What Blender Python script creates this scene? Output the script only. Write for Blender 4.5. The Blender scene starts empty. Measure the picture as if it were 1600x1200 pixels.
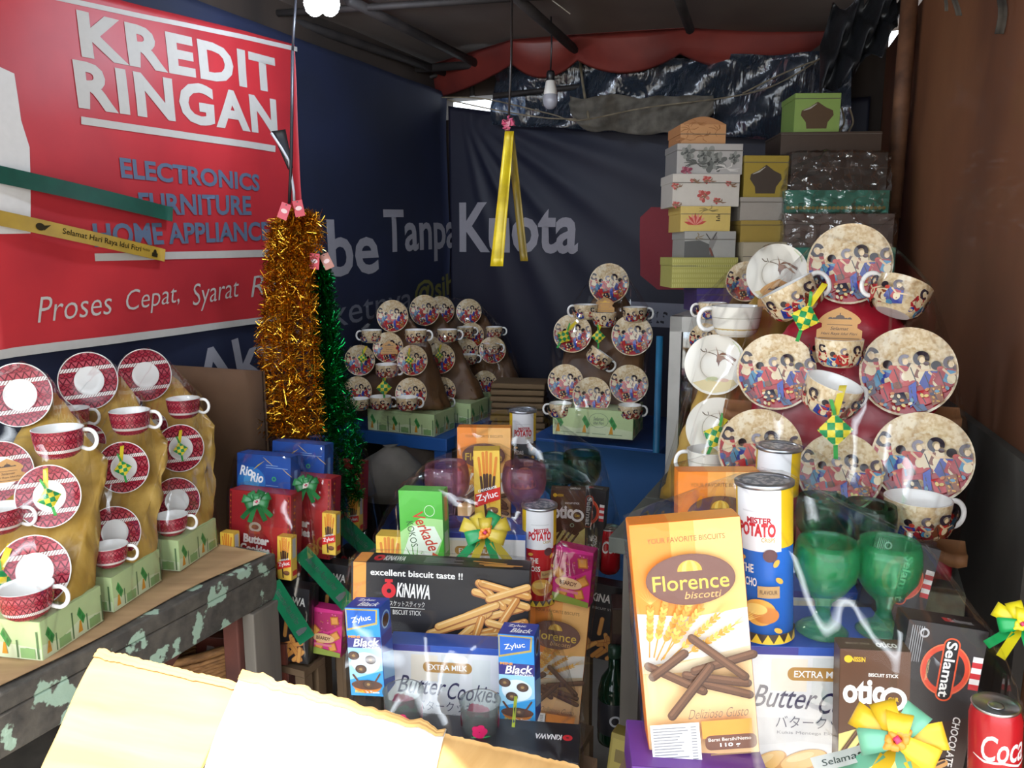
import bpy, bmesh, math, random
from mathutils import Vector as V, Matrix as MX, noise as MN
from mathutils.geometry import tessellate_polygon
random.seed(7)
C = bpy.context.scene.collection
SC = bpy.context.scene
PI = math.pi
# ------------------------------------------------------------------ camera
FPX = 1230.0; TH = math.radians(9.7); CH = 1.5
cam = bpy.data.cameras.new('camera'); co = bpy.data.objects.new('camera', cam); C.objects.link(co)
cam.sensor_fit = 'HORIZONTAL'; cam.sensor_width = 36; cam.lens = 36 * FPX / 1600; cam.clip_start = 0.02
co.location = (0, 0, CH); co.rotation_euler = (PI / 2 - TH, 0, 0); SC.camera = co
# ------------------------------------------------------------------ light
w = bpy.data.worlds.new('sky'); SC.world = w; w.use_nodes = True
bg = w.node_tree.nodes['Background']; bg.inputs[0].default_value = (0.86, 0.93, 1, 1); bg.inputs[1].default_value = 3.2
sl = bpy.data.lights.new('sun', 'SUN'); sl.energy = 11; sl.angle = 0.01; sl.color = (1, .96, .88)
so = bpy.data.objects.new('sun', sl); C.objects.link(so)
SUN = V((0.12, 0.36, -1.0)); so.rotation_euler = SUN.to_track_quat('-Z', 'Y').to_euler()
vs = SC.view_settings; vs.view_transform = 'Standard'; vs.look = 'None'; vs.gamma = 1; vs.exposure = 0.38; vs.use_curve_mapping = False
SC.cycles.transparent_max_bounces = 32; SC.cycles.max_bounces = 8
SC.cycles.caustics_reflective = False; SC.cycles.caustics_refractive = False
# ------------------------------------------------------------------ places
FWD = V((0, math.cos(TH), -math.sin(TH))); UPV = V((0, math.sin(TH), math.cos(TH))); RT = V((1, 0, 0)); EYE = V((0, 0, CH))
RA = math.radians(24); DU = V((math.sin(RA), math.cos(RA), 0)); DV = V((math.cos(RA), -math.sin(RA), 0)); DZ = V((0, 0, 1))
def ray(px, py): return FWD + RT * ((px - 800) / FPX) + UPV * ((600 - py) / FPX)
def P(px, py, d): return EYE + ray(px, py) * d
def on(px, py, pt, n):
    r = ray(px, py); return EYE + r * ((V(pt) - EYE).dot(n) / r.dot(n))
def G(px, py, z): return on(px, py, (0, 0, z), DZ)
def U(u, v, z): return DU * u + DV * v + DZ * z
VL = -1.93; UB = 3.52
def LW(px, py):
    p = on(px, py, U(0, VL, 0), DV); return (p.dot(DU), p.z)
def BW(px, py):
    p = on(px, py, U(UB, 0, 0), DU); return (p.dot(DV), p.z)
def rot(yaw=0, lean=0, roll=0):
    r = math.radians; return MX.Rotation(r(yaw), 4, 'Z') @ MX.Rotation(-r(lean), 4, 'X') @ MX.Rotation(r(roll), 4, 'Y')
# ------------------------------------------------------------------ materials
def lin(h):
    h = h.lstrip('#'); return tuple(((c / 12.92) if c <= .04045 else ((c + .055) / 1.055) ** 2.4) for c in (int(h[i:i + 2], 16) / 255 for i in (0, 2, 4))) + (1,)
_M = {}
def nmat(name):
    m = bpy.data.materials.new(name); m.use_nodes = True; nt = m.node_tree; return m, nt, nt.nodes['Principled BSDF']
def mix(nt, fac, a, b):
    n = nt.nodes.new('ShaderNodeMix'); n.data_type = 'RGBA'
    for s, v in ((n.inputs[0], fac), (n.inputs[6], a), (n.inputs[7], b)):
        if hasattr(v, 'is_output'): nt.links.new(v, s)
        elif isinstance(v, str): s.default_value = lin(v)
        else: s.default_value = v
    return n.outputs[2]
def mth(nt, op, a, b=0.0, c=0.0):
    n = nt.nodes.new('ShaderNodeMath'); n.operation = op
    for s, v in zip(n.inputs, (a, b, c)):
        if hasattr(v, 'is_output'): nt.links.new(v, s)
        else: s.default_value = v
    return n.outputs[0]
def tex(nt, scale, stretch=(1, 1, 1), detail=4, kind='Noise', space='Object'):
    tc = nt.nodes.new('ShaderNodeTexCoord'); mp = nt.nodes.new('ShaderNodeMapping'); mp.inputs['Scale'].default_value = stretch
    nt.links.new(tc.outputs[space], mp.inputs[0]); t = nt.nodes.new('ShaderNodeTex' + kind); nt.links.new(mp.outputs[0], t.inputs['Vector'])
    t.inputs['Scale'].default_value = scale
    if kind == 'Noise': t.inputs['Detail'].default_value = detail
    return t
def bump(nt, b, h, strength, dist=.01):
    n = nt.nodes.new('ShaderNodeBump'); n.inputs['Strength'].default_value = strength; n.inputs['Distance'].default_value = dist
    nt.links.new(h, n.inputs['Height']); nt.links.new(n.outputs[0], b.inputs['Normal'])
def ramp(nt, src, lo, hi):
    n = nt.nodes.new('ShaderNodeMapRange'); nt.links.new(src, n.inputs[0]); n.inputs[1].default_value = lo; n.inputs[2].default_value = hi; return n.outputs[0]
def surf(name, c1, c2=None, scale=8, stretch=(1, 1, 1), rough=.6, metal=0, bmp=0, lo=.35, hi=.65, c3=None, s3=3, lo3=.55, hi3=.62, detail=5, coat=0):
    if name in _M: return _M[name]
    m, nt, b = nmat(name); t = tex(nt, scale, stretch, detail); f = t.outputs[0]
    col = mix(nt, ramp(nt, f, lo, hi), c1, c2 or c1)
    if c3:
        t3 = tex(nt, s3, stretch, 6); col = mix(nt, ramp(nt, t3.outputs[0], lo3, hi3), col, c3)
    nt.links.new(col, b.inputs['Base Color']); b.inputs['Roughness'].default_value = rough; b.inputs['Metallic'].default_value = metal
    b.inputs['Coat Weight'].default_value = coat
    if bmp: bump(nt, b, f, bmp)
    _M[name] = m; return m
def ink(h, rough=.38):
    k = 'ink_' + h
    if k not in _M:
        m, nt, b = nmat(k); t = tex(nt, 60, detail=2); c = mix(nt, mth(nt, 'MULTIPLY', t.outputs[0], .12), h, 'FFFFFF' if h < '222222' else '000000')
        if h < '222222': c = lin(h)
        if isinstance(c, tuple): b.inputs['Base Color'].default_value = c
        else: nt.links.new(c, b.inputs['Base Color'])
        b.inputs['Roughness'].default_value = rough; _M[k] = m
    return _M[k]
def glow(name, c, s):
    m, nt, b = nmat(name); b.inputs['Emission Color'].default_value = lin(c); b.inputs['Emission Strength'].default_value = s; b.inputs['Base Color'].default_value = lin(c); return m
def film(name, tint='FFFFFF', base=.05, gain=.5, rough=.12, bscale=14, bstr=.5, stretch=(1, 1, .35), diff=.0, tint2=None, crease=.0, diffc=None):
    m = bpy.data.materials.new(name); m.use_nodes = True; nt = m.node_tree; nt.nodes.clear()
    o = nt.nodes.new('ShaderNodeOutputMaterial'); tr = nt.nodes.new('ShaderNodeBsdfTransparent'); gl = nt.nodes.new('ShaderNodeBsdfGlossy')
    tr.inputs[0].default_value = lin(tint); gl.inputs['Roughness'].default_value = rough
    t = tex(nt, bscale, stretch, 3); bp = nt.nodes.new('ShaderNodeBump'); bp.inputs['Strength'].default_value = bstr; bp.inputs['Distance'].default_value = .02
    nt.links.new(t.outputs[0], bp.inputs['Height']); nt.links.new(bp.outputs[0], gl.inputs['Normal'])
    if tint2: nt.links.new(mix(nt, ramp(nt, tex(nt, 22, detail=3).outputs[0], .42, .62), tint, tint2), tr.inputs[0])
    lw = nt.nodes.new('ShaderNodeFresnel'); lw.inputs[0].default_value = 1.35; nt.links.new(bp.outputs[0], lw.inputs['Normal'])
    cr = tex(nt, bscale * .55, stretch, 2); cr.inputs['Distortion'].default_value = 1.2; cr = ramp(nt, mth(nt, 'ABSOLUTE', mth(nt, 'SUBTRACT', cr.outputs[0], .5)), .022, .0)
    fac = mth(nt, 'MULTIPLY_ADD', lw.outputs[0], gain, base); fac = mth(nt, 'MULTIPLY_ADD', cr, crease, fac); fac = mth(nt, 'MINIMUM', fac, .8)
    mx = nt.nodes.new('ShaderNodeMixShader'); nt.links.new(fac, mx.inputs[0]); nt.links.new(tr.outputs[0], mx.inputs[1]); nt.links.new(gl.outputs[0], mx.inputs[2]); out = mx.outputs[0]
    if diff:
        df = nt.nodes.new('ShaderNodeBsdfDiffuse'); df.inputs[0].default_value = lin(diffc or tint2 or tint); m2 = nt.nodes.new('ShaderNodeMixShader'); m2.inputs[0].default_value = diff
        nt.links.new(out, m2.inputs[1]); nt.links.new(df.outputs[0], m2.inputs[2]); out = m2.outputs[0]
    nt.links.new(out, o.inputs[0]); _M[name] = m; return m
FILM = film('cellophane', base=.003, gain=.2, rough=.07, bscale=8, bstr=.9, crease=.22, stretch=(1, 1, .3))
FILMW = film('crinkled_cellophane', base=.14, gain=1.6, rough=.12, bscale=26, bstr=.6, stretch=(1, 1, 1), crease=.4)
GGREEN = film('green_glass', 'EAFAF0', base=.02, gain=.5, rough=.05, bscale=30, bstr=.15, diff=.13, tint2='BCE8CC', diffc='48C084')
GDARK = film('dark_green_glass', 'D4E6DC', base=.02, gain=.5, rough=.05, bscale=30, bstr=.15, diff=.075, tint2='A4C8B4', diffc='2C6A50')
GPINK = film('pink_glass', 'F6E6EC', base=.02, gain=.5, rough=.05, bscale=30, bstr=.15, diff=.09, tint2='E4C0CE', diffc='D09AB0')
GCLEAR = film('painted_clear_glass', 'F2F6F4', base=.02, gain=.7, rough=.05, bscale=30, bstr=.1, diff=.05)
PANE = film('display_glass', 'B8CBD8', base=.22, gain=.8, rough=.03, bscale=3, bstr=.05)
# ------------------------------------------------------------------ mesh building
class MB:
    def __init__(s): s.v = []; s.f = []; s.m = []; s.s = []; s.mats = []
    def mi(s, m):
        if m not in s.mats: s.mats.append(m)
        return s.mats.index(m)
    def add(s, vs, fs, m, smooth=False, M=None):
        o = len(s.v); k = s.mi(m)
        s.v += [(M @ V(p)) if M else V(p) for p in vs]
        for f in fs: s.f.append(tuple(i + o for i in f)); s.m.append(k); s.s.append(smooth)
    def box(s, a, b, m, M=None):
        x0, y0, z0 = a; x1, y1, z1 = b
        vs = [(x, y, z) for x in (x0, x1) for y in (y0, y1) for z in (z0, z1)]
        s.add(vs, [(0, 1, 3, 2), (4, 6, 7, 5), (0, 4, 5, 1), (2, 3, 7, 6), (0, 2, 6, 4), (1, 5, 7, 3)], m, False, M)
    def lathe(s, prof, m, n=40, M=None, smooth=True, cap=False):
        vs = []; fs = []; k = len(prof)
        for i in range(n):
            a = 2 * PI * i / n; vs += [(r * math.cos(a), r * math.sin(a), z) for r, z in prof]
        for i in range(n):
            for j in range(k - 1):
                a, b = i * k + j, ((i + 1) % n) * k + j; fs.append((a, b, b + 1, a + 1))
        s.add(vs, fs, m, smooth, M)
    def tube(s, pts, r, m, n=8, closed=False, M=None, ry=None):
        pts = [V(p) for p in pts]; k = len(pts); vs = []; fs = []; up = None
        for i, p in enumerate(pts):
            a = pts[(i - 1) % k] if closed else pts[max(i - 1, 0)]; b = pts[(i + 1) % k] if closed else pts[min(i + 1, k - 1)]
            t = (b - a).normalized()
            if up is None: up = V((0, 0, 1)) if abs(t.z) < .9 else V((0, 1, 0))
            x = t.cross(up).normalized(); up = x.cross(t).normalized(); rr = r(i / (k - 1)) if callable(r) else r
            vs += [p + x * math.cos(2 * PI * j / n) * rr + up * math.sin(2 * PI * j / n) * (ry or rr) for j in range(n)]
        for i in range(k if closed else k - 1):
            for j in range(n):
                a = i * n + j; b = i * n + (j + 1) % n; c = ((i + 1) % k) * n; fs.append((a, b, c + (j + 1) % n, c + j))
        if not closed: fs += [tuple(range(n))[::-1], tuple(range((k - 1) * n, k * n))]
        s.add(vs, fs, m, True, M)
    def grid(s, fn, nu, nv, m, smooth=True, M=None):
        vs = [fn(i / nu, j / nv) for i in range(nu + 1) for j in range(nv + 1)]; w_ = nv + 1
        s.add(vs, [(i * w_ + j, (i + 1) * w_ + j, (i + 1) * w_ + j + 1, i * w_ + j + 1) for i in range(nu) for j in range(nv)], m, smooth, M)
    def sheet(s, fn, nu, nv, m, th, nrm, M=None):   # a grid with real thickness
        vs = []; w_ = nv + 1; n_ = (nu + 1) * w_
        for q in (0, 1):
            vs += [V(fn(i / nu, j / nv)) + V(nrm) * (th * q) for i in range(nu + 1) for j in range(nv + 1)]
        fs = []
        for i in range(nu):
            for j in range(nv):
                a = i * w_ + j; fs.append((a, a + w_, a + w_ + 1, a + 1)); fs.append(tuple(x + n_ for x in (a + 1, a + w_ + 1, a + w_, a)))
        for i in range(nu):
            for j in (0, nv):
                a = i * w_ + j; fs.append((a, a + w_, a + w_ + n_, a + n_))
        for j in range(nv):
            for i in (0, nu):
                a = i * w_ + j; fs.append((a, a + 1, a + 1 + n_, a + n_))
        s.add(vs, fs, m, True, M)
    def mesh(s, name):
        me = bpy.data.meshes.new(name); me.from_pydata(s.v, [], s.f)
        for m in s.mats: me.materials.append(m)
        me.polygons.foreach_set('material_index', s.m); me.polygons.foreach_set('use_smooth', s.s); me.update(); return me
    def build(s, name, parent=None, M=None, bevel=0, solid=0, fix=False, sub=0):
        me = s.mesh(name)
        if fix:
            bm = bmesh.new(); bm.from_mesh(me); bmesh.ops.remove_doubles(bm, verts=bm.verts, dist=1e-5); bmesh.ops.recalc_face_normals(bm, faces=bm.faces); bm.to_mesh(me); bm.free()
        o = bpy.data.objects.new(name, me); C.objects.link(o)
        if parent: o.parent = parent
        if M: o.matrix_local = M
        if bevel:
            b = o.modifiers.new('bevel', 'BEVEL'); b.width = bevel; b.segments = 2; b.limit_method = 'ANGLE'
        if solid:
            b = o.modifiers.new('solid', 'SOLIDIFY'); b.thickness = solid; b.offset = 0
        if sub:
            b = o.modifiers.new('sub', 'SUBSURF'); b.levels = sub; b.render_levels = sub
        return o
def tag(o, label=None, cat=None, group=None, kind=None):
    for k, x in (('label', label), ('category', cat), ('group', group), ('kind', kind)):
        if x: o[k] = x
    return o
def thing(name, label, cat, M=None, group=None):
    o = bpy.data.objects.new(name, None); C.objects.link(o); o.empty_display_size = .03
    if M: o.matrix_world = M
    return tag(o, label, cat, group)
def struct(o): o['kind'] = 'structure'; return o
def dup(root, M, label, group=None):
    r = root.copy(); C.objects.link(r); r.matrix_world = M; r['label'] = label
    if group: r['group'] = group
    for ch in list(root.children):
        c = ch.copy(); C.objects.link(c); c.parent = r
        for g in list(ch.children):
            d = g.copy(); C.objects.link(d); d.parent = c
    return r
# ------------------------------------------------------------------ printed graphics: flat polygons laid over a surface
_T = {}
def text2d(s, shear=0, bold=0, sp=1):
    k = (s, shear, bold, sp)
    if k not in _T:
        cu = bpy.data.curves.new('lettering', 'FONT'); cu.body = s; cu.shear = shear; cu.offset = bold; cu.resolution_u = 3; cu.size = 1; cu.space_character = sp
        o = bpy.data.objects.new('lettering', cu); C.objects.link(o); dg = bpy.context.evaluated_depsgraph_get()
        me = bpy.data.meshes.new_from_object(o.evaluated_get(dg)); vs = [(v.co.x, v.co.y) for v in me.vertices]; fs = [tuple(p.vertices) for p in me.polygons]
        bpy.data.objects.remove(o); bpy.data.meshes.remove(me); bpy.data.curves.remove(cu)
        x0 = min(p[0] for p in vs); x1 = max(p[0] for p in vs); y0 = min(p[1] for p in vs); y1 = max(p[1] for p in vs)
        _T[k] = ([((x - x0) / (x1 - x0) - .5, (y - y0) / (y1 - y0) - .5) for x, y in vs], fs, (x1 - x0) / (y1 - y0))
    return _T[k]
class Pr:
    def __init__(s, w_, h_, step=.00005): s.w = w_; s.h = h_; s.items = []; s.step = step
    def raw(s, vs, fs, c): s.items.append((vs, fs, c))
    def poly(s, pts, c):
        vs = [(x * s.w, y * s.h) for x, y in pts]
        s.raw(vs, [tuple(t) for t in tessellate_polygon([[V((x, y, 0)) for x, y in vs]])], c); return s
    def rect(s, x0, y0, x1, y1, c, rd=0):
        if not rd: s.raw([(x0 * s.w, y0 * s.h), (x1 * s.w, y0 * s.h), (x1 * s.w, y1 * s.h), (x0 * s.w, y1 * s.h)], [(0, 1, 2, 3)], c); return s
        pts = []; r = rd * s.w
        for cx, cy, a in ((x1 * s.w - r, y1 * s.h - r, 0), (x0 * s.w + r, y1 * s.h - r, 90), (x0 * s.w + r, y0 * s.h + r, 180), (x1 * s.w - r, y0 * s.h + r, 270)):
            pts += [(cx + r * math.cos(math.radians(a + q)), cy + r * math.sin(math.radians(a + q))) for q in range(0, 91, 15)]
        s.raw(pts, [tuple(range(len(pts)))], c); return s
    def ell(s, cx, cy, rx, ry, c, n=32, a0=0, a1=360, ring=0, rt=0):
        cx *= s.w; cy *= s.h; rx *= s.w; ry = ry * s.h if ry else rx; q = math.radians(rt); full = abs(a1 - a0) >= 360
        def pt(a, k): x, y = rx * k * math.cos(a), ry * k * math.sin(a); return (cx + x * math.cos(q) - y * math.sin(q), cy + x * math.sin(q) + y * math.cos(q))
        ang = [math.radians(a0 + (a1 - a0) * i / n) for i in range(n + 1)]
        if ring:
            vs = [pt(a, 1) for a in ang] + [pt(a, 1 - ring) for a in ang]; s.raw(vs, [(i, i + 1, i + n + 2, i + n + 1) for i in range(n)], c)
        else:
            vs = [pt(a, 1) for a in ang[:n if full else n + 1]]; s.raw(vs, [tuple(range(len(vs)))], c)
        return s
    def line(s, pts, wd, c, taper=None, seg=5):
        pts = [V((x * s.w, y * s.h)) for x, y in pts]; wd *= s.w / 2; L = []; R = []; k = len(pts)
        for i, p in enumerate(pts):
            t = (pts[min(i + 1, k - 1)] - pts[max(i - 1, 0)]).normalized(); n = V((-t.y, t.x)); q = wd * (taper(i / (k - 1)) if taper else 1); L.append(p + n * q); R.append(p - n * q)
        s.raw([tuple(p) for p in L + R], [(i, i + 1, i + k + 1, i + k) for i in range(k - 1)], c)
        if not taper:
            for p in (pts[0], pts[-1]): s.raw([(p.x + wd * math.cos(a * PI / seg), p.y + wd * math.sin(a * PI / seg)) for a in range(2 * seg)], [tuple(range(2 * seg))], c)
        return s
    def text(s, t, cx, cy, w_, h_=None, c='FFFFFF', shear=0, bold=0, rt=0, sp=1):
        vs, fs, ar = text2d(t, shear, bold, sp); W = w_ * s.w; H = h_ * s.h if h_ else W / ar; q = math.radians(rt)
        s.raw([(cx * s.w + x * W * math.cos(q) - y * H * math.sin(q), cy * s.h + x * W * math.sin(q) + y * H * math.cos(q)) for x, y in vs], fs, c); return s
    def into(s, mb, fn, gx=0, gy=0, step=None, rough=.38, base=0):
        st = step or s.step
        for i, (vs, fs, c) in enumerate(s.items):
            lay = st * (i + 1) + base
            if gx or gy:
                bm = bmesh.new(); bv = [bm.verts.new((x, y, 0)) for x, y in vs]
                for f in fs:
                    try: bm.faces.new([bv[j] for j in f])
                    except ValueError: pass
                xs = [p[0] for p in vs]; ys = [p[1] for p in vs]
                for g, lo, hi, ax in ((gx, min(xs), max(xs), 0), (gy, min(ys), max(ys), 1)):
                    if not g: continue
                    k = math.floor(lo / g) + 1
                    while k * g < hi:
                        pc = V((0, 0, 0)); pc[ax] = k * g; no = V((0, 0, 0)); no[ax] = 1
                        bmesh.ops.bisect_plane(bm, geom=bm.verts[:] + bm.edges[:] + bm.faces[:], plane_co=pc, plane_no=no, dist=1e-7); k += 1
                bm.verts.index_update(); vv = [(v.co.x, v.co.y) for v in bm.verts]; ff = [tuple(v.index for v in f.verts) for f in bm.faces]; bm.free()
            else: vv, ff = vs, fs
            mb.add([fn(x, y, lay) for x, y in vv], ff, ink(c, rough) if isinstance(c, str) else c, bool(gx or gy))
        return mb
# ------------------------------------------------------------------ packaged goods
def carton(name, label, cat, dims, side, M, front=None, top=None, right=None, group=None, topc=None, wear=.0015):
    w_, h_, t_ = dims; r = thing(name, label, cat, M, group)
    b = MB(); b.box((-w_ / 2, 0, 0), (w_ / 2, t_, h_), ink(side)); b.build('carton', r, bevel=wear)
    e = .0002
    if topc: top = top or Pr(w_, t_).rect(.005, .01, .995, .99, topc)
    if front: front.into(MB_ := MB(), lambda x, y, l: (x - w_ / 2, -l - e, y)); MB_.build('printed_front', r)
    if top: top.into(MB_ := MB(), lambda x, y, l: (x - w_ / 2, y, h_ + l + e)); MB_.build('printed_top', r)
    if right: right.into(MB_ := MB(), lambda x, y, l: (w_ / 2 + l + e, x, y)); MB_.build('printed_side', r)
    return r
def wob(k): return math.sin(k * 12.9898) * 43758.5453 % 1
def tap(t): return min(1, .35 + 1.6 * min(t, 1 - t) ** .6)
def f_florence(w_=.141, h_=.31):
    p = Pr(w_, h_); p.rect(.004, .002, .996, .998, 'F4C58E')
    p.rect(.004, .60, .36, .998, 'F08A2C').rect(.36, .60, .58, .998, 'F5A850').rect(.58, .60, .996, .998, 'F8BD70')
    p.poly([(.004, .40), (.996, .44), (.996, .62), (.5, .595), (.004, .625)], 'ECE6DC')
    p.poly([(.004, .40), (.3, .40), (.996, .46), (.996, .40), (.6, .36), (.004, .37)], 'F0D8B4')
    p.text('YOUR FAVORITE BISCUITS', .5, .925, .70, .022, '8A5526')
    for k, (bx, by, tx, ty) in enumerate(((.08, .44, .13, .66), (.12, .44, .28, .69), (.14, .43, .44, .68), (.18, .43, .60, .65), (.22, .42, .74, .61), (.28, .42, .86, .56), (.2, .44, .52, .70))):
        for q in range(9):
            p.line([(tx, ty), (tx + (tx - bx) * .25 + (q - 4) * .03, ty + (ty - by) * .22 + (4 - abs(q - 4)) * .006)], .005, 'E3B860', taper=lambda t: 1 - t * .8)
        p.line([(bx, by), (tx, ty)], .012, 'C98F36')
        for q in range(9):
            t = .35 + .65 * q / 9; x, y = bx + (tx - bx) * t, by + (ty - by) * t; an = math.degrees(math.atan2((ty - by) * h_, (tx - bx) * w_))
            for sd in (-1, 1):
                p.raw([((x * p.w) + .0045 * math.cos(a) * math.cos(math.radians(an + sd * 28)) - .0019 * math.sin(a) * math.sin(math.radians(an + sd * 28)) + sd * .0022 * -math.sin(math.radians(an)), (y * p.h) + .0045 * math.cos(a) * math.sin(math.radians(an + sd * 28)) + .0019 * math.sin(a) * math.cos(math.radians(an + sd * 28)) + sd * .0022 * math.cos(math.radians(an))) for a in [i * PI / 4 for i in range(8)]], [tuple(range(8))], ('DD9F3E', 'E8B453', 'CF8E30')[(q + k) % 3])
    p.ell(.5, .765, .40, .106, '6A4238').ell(.5, .765, .39, .102, '714A40')
    p.ell(.5, .80, .11, .045, 'D8A53C', a0=0, a1=180); p.ell(.5, .80, .07, .045, 'F0CB62', a0=0, a1=180); p.ell(.5, .80, .03, .045, 'D8A53C', a0=0, a1=180)
    p.text('Florence', .5, .755, .68, .064, 'E6C04C', bold=.006); p.text('biscotti', .6, .70, .33, .03, 'D9A865', shear=.25)
    for (a, b, c, d) in ((.42, .345, .93, .27), (.38, .37, .92, .32), (.46, .385, .99, .44), (.05, .42, .52, .30), (.46, .525, .90, .35), (.08, .375, .38, .465), (.22, .205, .60, .40)):
        p.line([(a + .008, b - .004), (c + .008, d - .004)], .078, '452A1E'); p.line([(a, b), (c, d)], .07, '5E3E2C'); p.line([(a, b + .004), (c, d + .004)], .025, '75503A')
    p.text('Delizioso Gusto', .64, .205, .54, .04, '6B5A4C', shear=.5, bold=-.012)
    p.rect(.02, .004, .46, .17, 'F2F0EE')
    for q in range(12): p.rect(.04, .014 + .0125 * q, .04 + .2 + .12 * wob(q), .0185 + .0125 * q, '8C8C90'); p.rect(.38, .014 + .0125 * q, .43, .0185 + .0125 * q, '8C8C90')
    p.rect(.48, .10, .93, .175, 'F0933C').rect(.5, .05, .96, .112, '6B4436', rd=.05); p.text('Berat Bersih/Netto', .72, .094, .38, .014, 'F0E4DA'); p.text('110 g', .72, .068, .18, .02, 'FFFFFF', bold=.02); p.rect(.54, .028, .9, .034, '8A6A4A')
    return p
def florence(M, label, group='orange and brown biscotti boxes'):
    return carton('biscuit_box', label, 'biscuit box', (.141, .31, .045), 'EE8526', M, f_florence(), Pr(.141, .045).rect(.01, .02, .36, .98, 'F08A2C').rect(.36, .02, .99, .98, 'F3A042'), Pr(.045, .31).rect(.02, .003, .98, .6, 'F0C08A').rect(.02, .6, .98, .997, 'F08A2C').rect(.3, .1, .7, .55, '6A4238'), group)
def f_butter(w_=.22, h_=.22):
    p = Pr(w_, h_); p.rect(.003, .003, .997, .997, 'E4E4E6'); p.rect(.003, .945, .997, .997, '2C55B0').rect(.003, .945, .36, .997, '38368C')
    p.rect(.2, .70, .42, .92, 'EDE3D2').rect(.45, .62, .6, .93, 'D6DADA').rect(.7, .66, .85, .9, 'DCE0DE').poly([(.003, .3), (.4, .36), (.997, .3), (.997, .5), (.003, .52)], 'DADADC')
    p.rect(.30, .775, .70, .865, 'B98A46', rd=.042); p.text('EXTRA MILK', .5, .82, .32, .045, 'FFFFFF', bold=.015)
    p.text('Butter', .29, .66, .40, .15, '2A2650', shear=.4, bold=.004, rt=-2); p.text('Cookies', .71, .62, .42, .145, '2A2650', shear=.4, bold=.004, rt=-2)
    p.text('バタークッキー', .52, .49, .56, .085, '2A2650', bold=-.005); p.text('Kukis Mentega Ekstra Susu', .5, .415, .5, .028, '85858F')
    for x, y, a in ((.18, .18, 35), (.42, .22, 20), (.65, .16, -25), (.86, .2, 30), (.3, .07, 0), (.75, .06, 8)):
        p.ell(x, y, .16, .075, 'C98A3A', rt=a).ell(x, y + .012, .145, .06, 'E6B566', rt=a).ell(x - .02, y + .03, .09, .025, 'F0CB88', rt=a)
    return p
def butter(M, label, t=.1, group='white butter cookie boxes'):
    return carton('cookie_box', label, 'cookie box', (.22, .22, t), '3A58B0', M, f_butter(), None, None, group, '2C55B0')
def f_okinawa(w_=.335, h_=.145, lie=False):
    p = Pr(w_, h_, .00004); p.rect(.002, .004, .998, .996, '232226'); p.rect(.012, .004, .085, .996, 'F2A04A'); p.poly([(.012, .004), (.085, .004), (.08, .4), (.016, .4)], 'F7C878')
    p.text('excellent biscuit taste !!', .37, .875, .52, .085, 'F4F2EE', bold=.02)
    p.ell(.215, .64, .040, .10, 'D63038').ell(.217, .635, .013, .03, '232226').rect(.193, .75, .237, .79, 'D63038').rect(.205, .73, .225, .76, 'D63038')
    p.text('KiNAWA', .355, .65, .19, .19, 'F4F2EE', shear=.12, bold=.03, rt=-2)
    p.text('ビスケットスティック', .31, .475, .22, .075, 'E8E6E0'); p.rect(.2, .415, .42, .423, 'E8E6E0'); p.text('BISCUIT STICK', .32, .36, .16, .06, 'E8E6E0')
    p.rect(.22, .02, .36, .07, 'D8D8D4')
    rs = random.Random(3)
    for a, b, c, d in ((.66, .36, .99, .72), (.6, .22, .96, .5), (.7, .68, .99, .52), (.72, .8, .86, .5), (.68, .1, .98, .32), (.62, .07, .78, .42), (.8, .1, .93, .6), (.45, .1, .75, .36), (.5, .2, .82, .52), (.74, .8, .995, .66), (.78, .6, .99, .78), (.52, .03, .9, .16), (.7, .03, .74, .34), (.84, .04, .97, .3), (.78, .3, .99, .2)):
        p.line([(a, b), (c, d)], .044, 'A8663A'); p.line([(a, b + .012), (c, d + .012)], .037, ('DDA055', 'D28F48', 'E4B066')[rs.randrange(3)]); p.line([(a, b + .03), (c, d + .03)], .008, 'F0CB8C')
    return p
def okinawa(M, label, group='black biscuit stick boxes', dims=(.335, .145, .06)):
    tp = Pr(dims[0], dims[2]); tp.rect(.002, .01, .998, .99, '1E1D21').rect(.012, .01, .085, .99, 'F2A04A'); tp.ell(.14, .5, .03, .3, 'D63038').ell(.14, .5, .01, .1, '1E1D21'); tp.text('KiNAWA', .23, .5, .12, .5, 'F4F2EE', shear=.12, bold=.03)
    for q in range(4): tp.rect(.4, .25 + .14 * q, .62 - .05 * (q % 2), .31 + .14 * q, '8E8E90')
    for a, b, c, d in ((.68, .6, .86, .45), (.72, .35, .95, .3), (.75, .2, .9, .2)): tp.line([(a, b), (c, d)], .018, 'E0A052')
    return carton('biscuit_stick_box', label, 'biscuit box', dims, '1E1D21', M, f_okinawa(dims[0], dims[1]), tp, None, group)
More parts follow.
